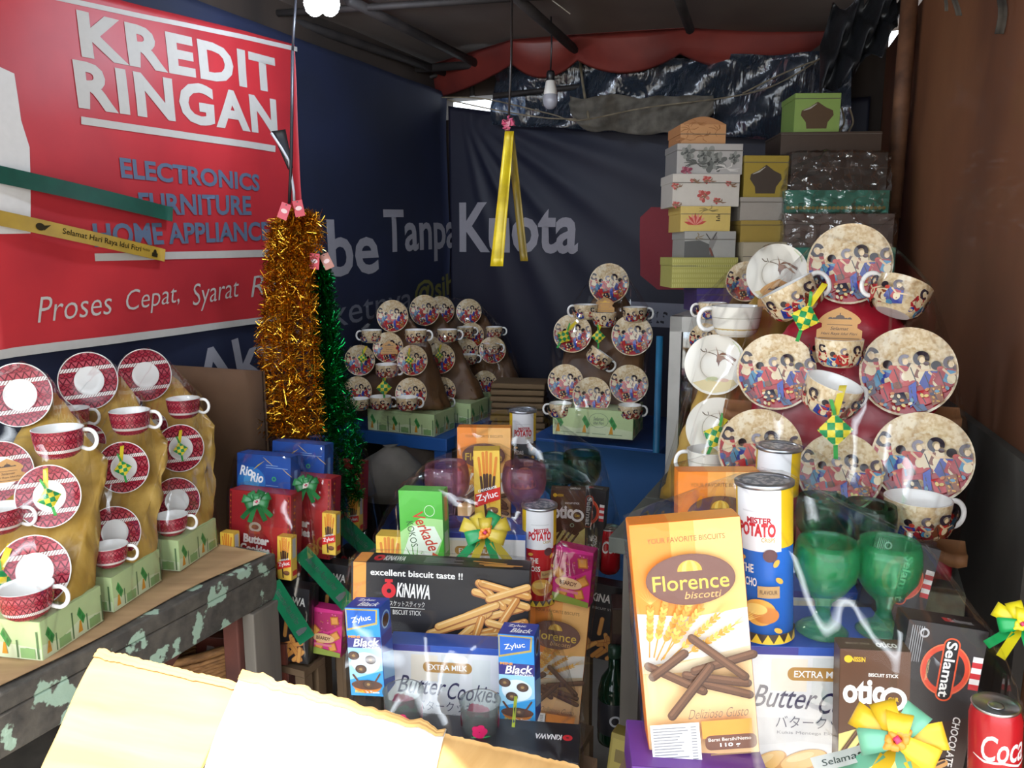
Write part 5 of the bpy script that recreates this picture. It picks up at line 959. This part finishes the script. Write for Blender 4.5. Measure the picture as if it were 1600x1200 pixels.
def plain(c): return lambda p: p.rect(.003, .01, .997, .99, c)
def domewin(p, c, body='4A4038'):
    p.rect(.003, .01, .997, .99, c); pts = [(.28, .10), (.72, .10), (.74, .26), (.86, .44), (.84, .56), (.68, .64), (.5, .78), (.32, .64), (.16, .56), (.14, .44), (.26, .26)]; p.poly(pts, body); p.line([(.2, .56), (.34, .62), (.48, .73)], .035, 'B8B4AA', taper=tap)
GB = {}
def gift(label, px0, py0, px1, py1, d, prf, side, yaw=3, t=.15, lid=.28, arch=False, lidc=None, nm='gift_box'):
    w_ = (px1 - px0) * d / FPX; h_ = (py1 - py0) * d / FPX; r = thing(nm, label, 'gift box', Bx((px0 + px1) / 2, py1, d, yaw), 'gift boxes stacked on the display case'); p = Pr(w_, h_); prf(p); lz = h_ * (1 - lid); sd = ink(side, .5)
    if arch:
        b = MB(); b.box((-w_ / 2 + .002, .002, 0), (w_ / 2 - .002, t - .002, lz), sd); b.build('box_body', r)
        pts = [(-w_ / 2, lz), (w_ / 2, lz)] + [(w_ / 2 - w_ * q / 12, lz + (h_ - lz) * (.55 + .45 * math.sin(q / 12 * PI))) for q in range(13)]; n = len(pts); b = MB()
        b.add([(x, 0, z) for x, z in pts] + [(x, t, z) for x, z in pts], [tuple(range(n)), tuple(range(2 * n - 1, n - 1, -1))] + [(i, i + n, (i + 1) % n + n, (i + 1) % n) for i in range(n)], sd); b.build('lid', r, fix=True)
        p.items = [([(x, min(y, lz + (h_ - lz) * (.55 + .45 * math.sin(min(1, max(0, x / w_)) * PI)))) for x, y in vs], fs, c) for vs, fs, c in p.items]
    else:
        b = MB(); b.box((-w_ / 2 + .002, .002, 0), (w_ / 2 - .002, t - .002, lz), sd); b.build('box_body', r); b = MB(); b.box((-w_ / 2, 0, lz), (w_ / 2, t, h_), ink(lidc or side, .5)); b.build('lid', r, bevel=.001)
    b = MB(); p.into(b, lambda x, y, l: (x - w_ / 2, -l - .0003, y), gx=.03 if arch else 0); b.build('printed_front', r)
    if lid < .9: b = MB(); b.box((-w_ / 2, -.0042, lz - .0012), (w_ / 2, -.0001, lz + .0004), ink('6A6258')); b.build('lid_edge', r)
    return r
D1 = 2.37
gift('purple gift box lowest in the left stack', 1087, 450, 1150, 488, D1 + .03, plain('4A3A7A'), '3E3068'); gift('yellow green woven look gift box in the left stack', 1048, 403, 1152, 450, D1, pr_weave, 'A8A458', lid=.27)
gift('silver gift box with a deer print in the left stack', 1068, 362, 1149, 403, D1, pr_silver, '9A9890', lid=.3); gift('gold gift box with red lotus in the left stack', 1062, 323, 1141, 362, D1, pr_gold, 'C0A458', lid=.3); gift('white gift box with red roses in the left stack', 1049, 273, 1155, 323, D1, pr_rose, 'B8B2A8', lid=.27); gift('grey floral gift box in the left stack', 1056, 226, 1160, 273, D1, pr_grey, '8A8884', lid=.22); gift('tan arched lid gift box topping the left stack', 1062, 184, 1134, 226, D1, pr_tan, 'B07C50', lid=.62, arch=True)
D2 = 2.38
gift('beige gift box lowest in the middle stack', 1156, 380, 1224, 488, D2, plain('B8AC94'), 'A89C84', lid=.2); gift('plain gold gift box in the middle stack', 1155, 345, 1224, 380, D2, plain('A88E46'), '98803E', lid=.2); gift('plain grey beige gift box in the middle stack', 1155, 309, 1222, 345, D2, plain('A8A096'), '989086', lid=.2); gift('gold bag box with dome window topping the middle stack', 1160, 245, 1230, 309, D2, lambda p: domewin(p, 'A8903C'), '8E7A34', lid=.16)
D3 = 2.36
g = [gift('teal box hidden at the foot of the right stack', 1228, 388, 1392, 488, D3, plain('4A8A78'), '3E7868', t=.3, lid=.3, yaw=0), gift('grey brown gift box wrapped in clear plastic, right stack', 1225, 335, 1394, 388, D3, plain('8A7C74'), '766A62', t=.3, lid=.3, yaw=0), gift('teal gift tray with gold trim wrapped in plastic, right stack', 1226, 298, 1388, 334, D3, lambda p: (p.rect(.003, .01, .997, .99, '4E9C86'), [p.ell(.03 + .04 * i, .25, .02, .08, 'B8A868', n=8) for i in range(24)]), '3E8270', t=.3, lid=.95, yaw=0), gift('dark grey gift tray inside the crinkled plastic, right stack', 1234, 240, 1384, 298, D3 + .02, plain('4E4A46'), '3E3C38', t=.26, lid=.4, yaw=0)]
wrap([g[2], g[3]], 'crinkled clear plastic around the teal gift tray', 8, mat=FILMW, amp=.010, edge=.022); wrap([g[1]], 'crinkled clear plastic around the grey brown gift box', 9, mat=FILMW, amp=.009, edge=.022)
gift('brown cardboard box near the top of the right stack', 1220, 207, 1374, 241, D3 + .05, plain('4A3C32'), '40342A', t=.2, lid=.1, yaw=-4); r = gift('light green bag box with dome window topping everything', 1240, 148, 1310, 207, D3 + .06, lambda p: domewin(p, '8CA85A', '5A4632'), '7A964C', lid=.14, yaw=-3)
for q in (0, 1): cable([(1312 + 14 * q, 205, 2.5), (1319 + 14 * q, 190, 2.5), (1315 + 12 * q, 168, 2.5)], ('left', 'right')[q] + ' beige cord handle behind the green bag box', .003, nm='cord_handle', cat='cord')
# ------------------------------------------------------------------ food hampers
def pok():
    p = Pr(.13, .2, .00005); p.rect(.005, .004, .995, .996, '222125').ell(.14, .83, .085, .055, 'C02A34').ell(.14, .835, .03, .015, '222125').text('KiNAWA', .58, .82, .66, .11, 'E8E6E0', bold=.03, shear=.12).text('BISCUIT STICK', .55, .68, .5, .03, 'C8C6C0')
    rs = random.Random(9)
    for i in range(16):
        x, y, a = .1 + .8 * rs.random(), .06 + .42 * rs.random(), rs.uniform(.2, 2.4); q = ((x - .2 * math.cos(a), y - .1 * math.sin(a)), (x + .2 * math.cos(a), y + .1 * math.sin(a))); q = [(min(.96, max(.05, s)), max(.04, t)) for s, t in q]
        p.line(q, .09, 'A8663A'); p.line(q, .07, ('D89C52', 'C88A44')[i % 2])
    return p
def okp(M, label): return carton('biscuit_stick_box', label, 'biscuit box', (.13, .2, .05), '1E1D21', M, pok(), None, None, 'upright black biscuit stick boxes')
def rib3(pts, wpx, label, c='1E9060', txt=None):
    q = [P(*p) for p in pts]; L = sum((a - b).length for a, b in zip(q, q[1:])); wd = wpx * pts[0][2] / FPX; ax = (q[-1] - q[0]).normalized(); up = ax.cross(tocam(q[0])).normalized(); nn = up.cross(ax) if up.cross(ax).dot(tocam(q[0])) > 0 else -up.cross(ax); up = nn.cross(ax)
    def pt(t):
        t *= len(q) - 1; i = min(int(t), len(q) - 2); return q[i].lerp(q[i + 1], t - i)
    r = thing('greeting_ribbon', label, 'ribbon', None, 'printed greeting ribbons'); b = MB(); b.sheet(lambda u, v: pt(u) + up * (v - .5) * wd + nn * .004 * math.sin(u * 7), 14, 1, ink(c, .35), .0006, nn); b.build('ribbon', r)
    p = Pr(L, wd, .0001); p.text(txt or 'Selamat Hari Raya Idul Fitri', .42, .5, .6, .42, '12261E', shear=.1); p.rect(.80, .2, .88, .6, '12261E').ell(.84, .6, .03, .25, '12261E', a0=0, a1=180)
    b = MB(); p.into(b, lambda x, y, l: pt(x / L) + up * (y - wd / 2) + nn * (.004 * math.sin(x / L * 7) + l + .0012), gx=.02); b.build('lettering', r); return r
def riser(label, px, py, d, w_, h_, t_, yaw=0, c='8A6A48'): return carton('plain_carton', label, 'carton', (w_, h_, t_), c, Bx(px, py, d, yaw, h=h_), None, None, None, 'plain cartons under the food hampers')
def ztop_of(o): return o.matrix_world.translation.z
# front right
A1 = []
A1.append(florence(Bx(1101, 1181, 1.02, -3, 6, -6), 'tall orange and brown biscotti box in the front right hamper'))
A1.append(butter(Bx(1284, 1012, 1.075, -5, 0, -1, h=.22), 'white cookie box under the two front green goblets', t=.13))
A1.append(mrpotato(Bx(1196, 990, 1.115, -35, 0, -3.5), 'tall blue crisps tube right of the front biscotti box', 'blue'))
A1.append(goblet(Bx(1283, 990, 1.115), 'pale green glass goblet beside the blue crisps tube', GGREEN, 'pale green goblets')); A1.append(goblet(Bx(1378, 992, 1.11), 'pale green glass goblet above the brown stick box', GGREEN, 'pale green goblets'))
A1.append(otico(Bx(1368, 1016, 1.0, -10, 3, -2, h=.165), 'brown chocolate stick box left of the black wafer box, front')); A1.append(selamat(Bx(1483, 977, 1.03, -8, 4, 6, h=.215), 'black chocolate wafer box at the front right, beside the cola can')); A1.append(coke(Bx(1556, 1100, .96, -14, 0, -4, h=.125), 'red cola can at the lower right picture corner'))
bow(1402, 1156, .90, 138, 'large yellow and green bow at the bottom of the front right hamper', 'E0B428', '6FB090', 'E89030'); rib3([(1270, 1196, .90), (1320, 1184, .905), (1385, 1165, .91)], 22, 'white printed ribbon end beside the large front bow', 'D8D8D0', 'Selamat')
pb = carton('purple_biscuit_box', 'purple box lying under the front right biscotti box', 'biscuit box', (.17, .05, .1), '5A2A78', Bx(1094, 1204, .985, -4, 0, 1.5, h=.05), Pr(.17, .05).rect(.01, .02, .99, .98, '63328A').text('Yummy', .28, .5, .34, .5, 'F0ECF4', shear=.2, bold=.02), None, None, None, '6A3A8E')
A1W = wrap(A1, 'clear plastic stretched over the front right food hamper', 21, grow=.005, amp=.004)
# second on the right
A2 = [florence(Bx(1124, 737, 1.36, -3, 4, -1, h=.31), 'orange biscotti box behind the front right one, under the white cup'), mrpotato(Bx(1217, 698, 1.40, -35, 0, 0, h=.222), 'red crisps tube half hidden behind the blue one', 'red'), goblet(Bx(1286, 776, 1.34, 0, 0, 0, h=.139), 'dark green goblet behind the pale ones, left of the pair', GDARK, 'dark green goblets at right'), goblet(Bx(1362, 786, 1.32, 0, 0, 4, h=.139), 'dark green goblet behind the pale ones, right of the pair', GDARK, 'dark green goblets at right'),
    selamat(Bx(1420, 846, 1.27, -12, 10, 12, h=.215), 'black wafer box tilted behind the pale goblets, below the cup'), butter(Bx(1300, 925, 1.30, -6, 0, 0, h=.22), 'white cookie box hidden behind the pale green goblets', t=.13)]
wrap(A2, 'clear plastic stretched over the second hamper on the right', 22)
# front centre
A3 = [okinawa(Bx(687, 884, 1.46, -5, 5, 1, h=.145), 'large black biscuit stick box topping the front centre hamper'), butter(Bx(699, 1010, 1.39, -6, 3, 0, h=.22), 'white cookie box between the two small blue cracker boxes', t=.05), zyblack(Bx(565, 950, 1.33, -12, 4, -4, h=.155), 'small blue cracker box at the left of the front hamper'), zyblack(Bx(806, 992, 1.31, -12, 4, -2, h=.155), 'small blue cracker box at the right of the front hamper'),
    tumbler(Bx(630, 1078, 1.30, h=.092), 'painted glass tumbler left, beside the torn cardboard'), tumbler(Bx(750, 1094, 1.28, h=.092), 'painted glass tumbler right, before the white cookie box')]
A3.append(carton('biscuit_stick_box', 'black biscuit stick box lying flat under the front centre hamper', 'biscuit box', (.36, .05, .10), '1E1D21', Bx(722, 1178, 1.22, -7, 0, 0, h=.05), None, Pr(.36, .10).rect(.003, .01, .997, .99, '232226').text('KiNAWA', .86, .6, .12, .14, 'F4F2EE', bold=.03, rt=180, shear=.1).ell(.945, .6, .022, .022 * .36 / .10, 'D63038').ell(.945, .6, .007, .015, '232226'), None, 'black biscuit stick boxes'))
wrap(A3, 'clear plastic stretched over the front centre hamper', 28, grow=.007)
rib3([(806, 1088, 1.262), (804, 1110, 1.26), (802, 1135, 1.26)], 5, 'thin lime ribbon standing between the tumblers', 'B8C83C', 'i')
# middle centre
A4 = [florence(Bx(872, 940, 1.74, -9, 3, 4, h=.31), 'biscotti box under the red crisps tube and pink box'), butter(Bx(742, 833, 1.70, -6, 2, 0, h=.22), 'white cookie box behind the gold bow, middle hamper', t=.12), mrpotato(Bx(842, 938, 1.76, 0, 0, 0), 'red crisps tube standing in the middle hamper', 'red'), beardy(Bx(890, 943, 1.72, -22, 2, 4), 'pink biscuit box right of the standing red crisps tube'), verkade(Bx(656, 767, 1.63, -12, 2, -2, h=.15), 'green coconut biscuit box at the left of the middle hamper'),
    zystick(Bx(760, 704, 1.72, 0, 0, -1, h=.165), 'yellow chocolate stick box standing behind the gold bow'), zystick(Bx(607, 838, 1.70, -8, 0, 0, h=.165), 'yellow chocolate stick box behind the black front box corner'), goblet(Bx(706, 832, 1.76, 0, 0, -4, s=1.15), 'pink glass goblet left of the yellow stick box', GPINK, 'pink goblets'), goblet(Bx(814, 832, 1.78, 0, 0, 3, s=1.15), 'pink glass goblet right of the yellow stick box', GPINK, 'pink goblets'), otico(Bx(888, 766, 1.93, -6, 0, 0, h=.165), 'brown chocolate stick box behind the red crisps tube')]
bow(758, 832, 1.60, 78, 'gold net bow on the front of the middle hamper', 'C8B03C', '2E9A5C', 'E88A30'); wrap(A4, 'clear plastic stretched over the middle centre hamper', 24)
# rear centre
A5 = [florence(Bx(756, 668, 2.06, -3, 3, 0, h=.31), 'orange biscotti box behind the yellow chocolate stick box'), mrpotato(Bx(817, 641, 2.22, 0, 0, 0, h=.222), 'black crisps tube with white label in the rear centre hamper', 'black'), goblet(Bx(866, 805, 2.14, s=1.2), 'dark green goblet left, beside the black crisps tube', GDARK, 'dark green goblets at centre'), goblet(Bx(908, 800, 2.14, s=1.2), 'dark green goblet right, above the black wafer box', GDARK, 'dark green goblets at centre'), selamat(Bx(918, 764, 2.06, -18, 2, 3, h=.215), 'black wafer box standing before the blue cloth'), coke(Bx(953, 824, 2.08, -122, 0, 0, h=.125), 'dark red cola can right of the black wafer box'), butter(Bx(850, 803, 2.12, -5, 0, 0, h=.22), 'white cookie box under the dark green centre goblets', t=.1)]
okp(Bx(946, 914, 2.0, -14, 3, 5, h=.2), 'upright black stick box below the dark red cola can'); wrap(A5, 'clear plastic stretched over the rear centre hamper', 25)
bottle(Bx(957, 1155, 1.9), 'dark green bottle in the shadow between the hampers')
carton('brown_carton', 'dark brown carton in the gap left of the front biscotti box', 'carton', (.1, .16, .08), '3A2420', Bx(990, 952, 1.85, -5, 0, 0, h=.16), Pr(.1, .16).rect(.02, .6, .98, .98, '4A3A2C').ell(.6, .45, .5, .2, '2E1A1C')); carton('small_yellow_box', 'small yellow box low in the dark gap', 'carton', (.05, .1, .04), '8A7A34', Bx(975, 1150, 1.5, -25, 8, 4, h=.1), Pr(.05, .1).rect(.1, .3, .9, .9, '9A8A40').rect(.25, .45, .75, .7, '6A5A2C'))
# hampers of red cookie boxes on the left
HS = []
def cookie_hamper(nm, rio, red, zy, ok, yaw, bw, rb, seed, d):
    o = [riorio(Bx(*rio, d + .055, yaw, 5, 1, h=.15, s=1.28), 'blue coconut cookie box of the %s red hamper' % nm), redbutter(Bx(*red, d, yaw, 5, 1, h=.19, s=1.15), 'red butter cookie box of the %s red hamper' % nm), zystick(Bx(*zy, d - .04, yaw, 3, 1, h=.165 * .68, s=1) , 'yellow chocolate stick box of the %s red hamper' % nm, .68), okp(Bx(*ok, d, yaw, 4, 2, h=.2), 'upright black stick box of the %s red hamper' % nm)]
    bow(bw[0], bw[1], d - .04, bw[2], 'dark green bow on the %s red cookie hamper' % nm, '2E7A44', '246838', 'B8B4A8')
    if rb: rib3([(x, y, d - .06) for x, y in rb], 26, 'green printed ribbon across the %s red cookie hamper' % nm, '1E8A5C')
    wrap(o, 'clear plastic stretched over the %s red cookie hamper' % nm, seed); HS.append(o); return o
cookie_hamper('left', (412, 711), (406, 769), (444, 839), (448, 916), -15, (401, 784, 44), [(425, 912), (480, 1000)], 31, 2.02)
cookie_hamper('middle', (466, 692), (470, 744), (514, 802), (512, 880), -15, (478, 758, 40), [(470, 862), (545, 945)], 32, 2.10)
cookie_hamper('right', (516, 686), (522, 720), (552, 776), (560, 860), -15, (530, 745, 36), [(530, 815), (590, 872)], 33, 2.42)
zystick(Bx(354, 832, 1.98, -15, 3, 0, h=.11), 'yellow chocolate stick box peeping out left of the red cookie box', .66); beardy(Bx(512, 952, 2.03, -12, 3, 4, h=.125), 'pink biscuit box in the shadow below the green ribbons')
# baskets and cartons under the bench
WK = surf('wicker', 'A87848', '7A5430', scale=40, stretch=(1, 1, 3), rough=.7, bmp=.5)
def basket(px, py, d, label, yaw, w_=.30, t_=.2, h_=.13):
    r = thing('wicker_basket', label, 'basket', Bx(px, py, d, yaw), 'wicker baskets under the bench')
    def ring(z, k, rr):
        pts = []
        for i in range(36): a = i * PI / 18; c, s = math.cos(a), math.sin(a); pts.append((w_ / 2 * k * math.copysign(abs(c) ** .5, c), t_ / 2 + t_ / 2 * k * math.copysign(abs(s) ** .5, s), z + .002 * math.sin(i * PI / 2))) 
        b.tube(pts, rr, WK, 6, closed=True)
    b = MB(); n = 12
    for i in range(n): ring(.008 + (h_ - .02) * i / n, .86 + .14 * i / n, .0068)
    b.build('woven_wall', r); b = MB(); ring(h_, 1.03, .011); b.build('rim', r); b = MB(); b.box((-w_ * .42, t_ * .08, .002), (w_ * .42, t_ * .92, .008), WK); b.build('basket_base', r)
basket(318, 1100, 1.97, 'wicker basket under the bench, nearer the torn cardboard', 35); basket(275, 1066, 2.06, 'wicker basket under the bench, behind the other basket', 35)
carton('roti_carton', 'faded red carton with white lettering under the bench', 'carton', (.26, .16, .2), '6A3A30', Bx(375, 1000, 2.05, -10, 0, 0, h=.16), Pr(.26, .16).rect(.02, .02, .98, .98, '8A4A3C').text('Roti', .3, .7, .4, .3, 'C8B8B0', shear=.2, bold=.03).poly([(.02, .02), (.98, .02), (.6, .4)], 'A87048')); carton('dark_carton', 'dark brown carton standing on the faded red one under the bench', 'carton', (.22, .15, .18), '3A302C', Bx(372, 918, 2.12, -12, 0, 0, h=.15), Pr(.22, .15).rect(.05, .2, .6, .9, '4E4440').ell(.7, .25, .02, .03, 'A8A49C'))
# sacks on the floor below the blue table
SK = surf('pale_sack', '7A756C', '5C5850', scale=6, rough=.85, bmp=.3)
def sack(px, py, d, w_, h_, label, m):
    b = MB(); b.lathe([(0, 0), (w_ * .46, .005), (w_ * .5, h_ * .25), (w_ * .44, h_ * .6), (w_ * .22, h_ * .85), (w_ * .08, h_ * .95), (w_ * .12, h_), (0, h_ * .98)], m, 28)
    b.v = [v * (1 + .13 * MN.noise(v * 9 + V((px, 0, 0)))) for v in b.v]; tag(b.build('plastic_sack', M=MX.Translation(P(px, py, d))), label, 'sack', 'sacks below the blue table')
sack(612, 775, 3.0, .26, .2, 'pale bulging sack below the blue steel table', SK); sack(648, 748, 3.15, .3, .22, 'brownish tied sack behind the pale one below the blue table', surf('brown_sack', '4A3E34', '342C26', scale=6, rough=.8, bmp=.3))
# ------------------------------------------------------------------ torn carton in the foreground
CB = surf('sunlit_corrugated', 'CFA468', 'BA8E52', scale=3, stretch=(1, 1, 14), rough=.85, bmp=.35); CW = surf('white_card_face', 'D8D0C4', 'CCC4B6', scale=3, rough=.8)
def flap(nm, tl, tr, br, bl, m, parent, torn=.006, seed=0, edge=None):
    tl, tr, br, bl = (P(*q) for q in (tl, tr, br, bl)); nn = (tr - tl).cross(bl - tl).normalized(); nn = nn if nn.dot(tocam(tl)) > 0 else -nn
    def f(u, v):
        p = tl.lerp(tr, u).lerp(bl.lerp(br, u), v); t = (1 - v) ** 8; return p + (tl - bl).normalized() * t * torn * .5 * (MN.noise(V((u * 14, seed, 0))) + .6 * MN.noise(V((u * 45, seed, 2)))) + nn * (.004 * MN.noise(V((u * 4, v * 4, seed))) - .012 * t)
    b = MB(); b.sheet(f, 60, 24, m, .004, -nn); o = b.build(nm, parent)
    if edge:
        b = MB(); b.sheet(lambda u, v: f(u, -.0 + v * .055) + nn * (.0012 + .0012 * math.sin(v * 18) ** 2) , 60, 8, edge, .0008, nn); b.build('torn_edge', parent)
    return o
r = thing('cardboard_carton', 'torn open sunlit cardboard carton at the bottom of the view', 'carton')
flap('side_flap', (148, 1008, .98), (376, 1064, .92), (255, 1330, .80), (10, 1330, .84), CB, r, .005, 1, CB)
flap('front_flap', (374, 1042, .915), (694, 1136, .86), (640, 1400, .76), (250, 1400, .80), CW, r, .012, 2, CB)
flap('side_flap', (690, 1140, .862), (914, 1194, .98), (960, 1420, .90), (640, 1400, .76), CB, r, .004, 3)
# supports mostly hidden by the goods
bow(1598, 975, 1.0, 84, 'yellow and green bow at the right picture edge', 'D8C81E', '1E9A50', 'E0D030')

# plain wooden crates that carry the food hampers
CRW = surf('crate_timber', '7A6248', '5E4A36', scale=7, stretch=(1, 1, .2), rough=.85)
def crate(objs, label):
    ps = world_pts(objs); us = [p.dot(DU) for p in ps]; vs_ = [p.dot(DV) for p in ps]; z = min(p.z for p in ps) - .004; u0, u1, v0, v1 = min(us), max(us), min(vs_), max(vs_); W = (v1 - v0) / 2; D = u1 - u0
    r = thing('wooden_crate', label, 'crate', XU(u0, (v0 + v1) / 2, 0)); part('top_board', r, lambda b: b.box((-W, 0, z - .018), (W, D, z), CRW))
    for x in (-W, W - .03):
        for y in (0, D - .03): part('corner_post', r, lambda b: b.box((x, y, 0), (x + .03, y + .03, z - .019), CRW))
    k = max(1, int((z - .04) / .16))
    for i in range(k): part('slat', r, lambda b: b.box((-W, -.012, .03 + i * .16), (W, -.001, .12 + i * .16), CRW))
for o, l in (([pb], 'under the purple box at the front right'), (A2, 'under the second hamper on the right'), (A3[-1:], 'under the black box lying flat in front'), (A3[1:2], 'under the front white cookie box'), (HS[0][2:], 'under the left red cookie hamper'), (HS[1][2:], 'under the middle red cookie hamper'), (HS[2][2:], 'under the right red cookie hamper'), (A4[:1], 'under the middle centre biscotti box'), (A5[-1:] + A5[:1], 'under the rear centre hamper')): crate(o, 'slatted wooden crate ' + l)
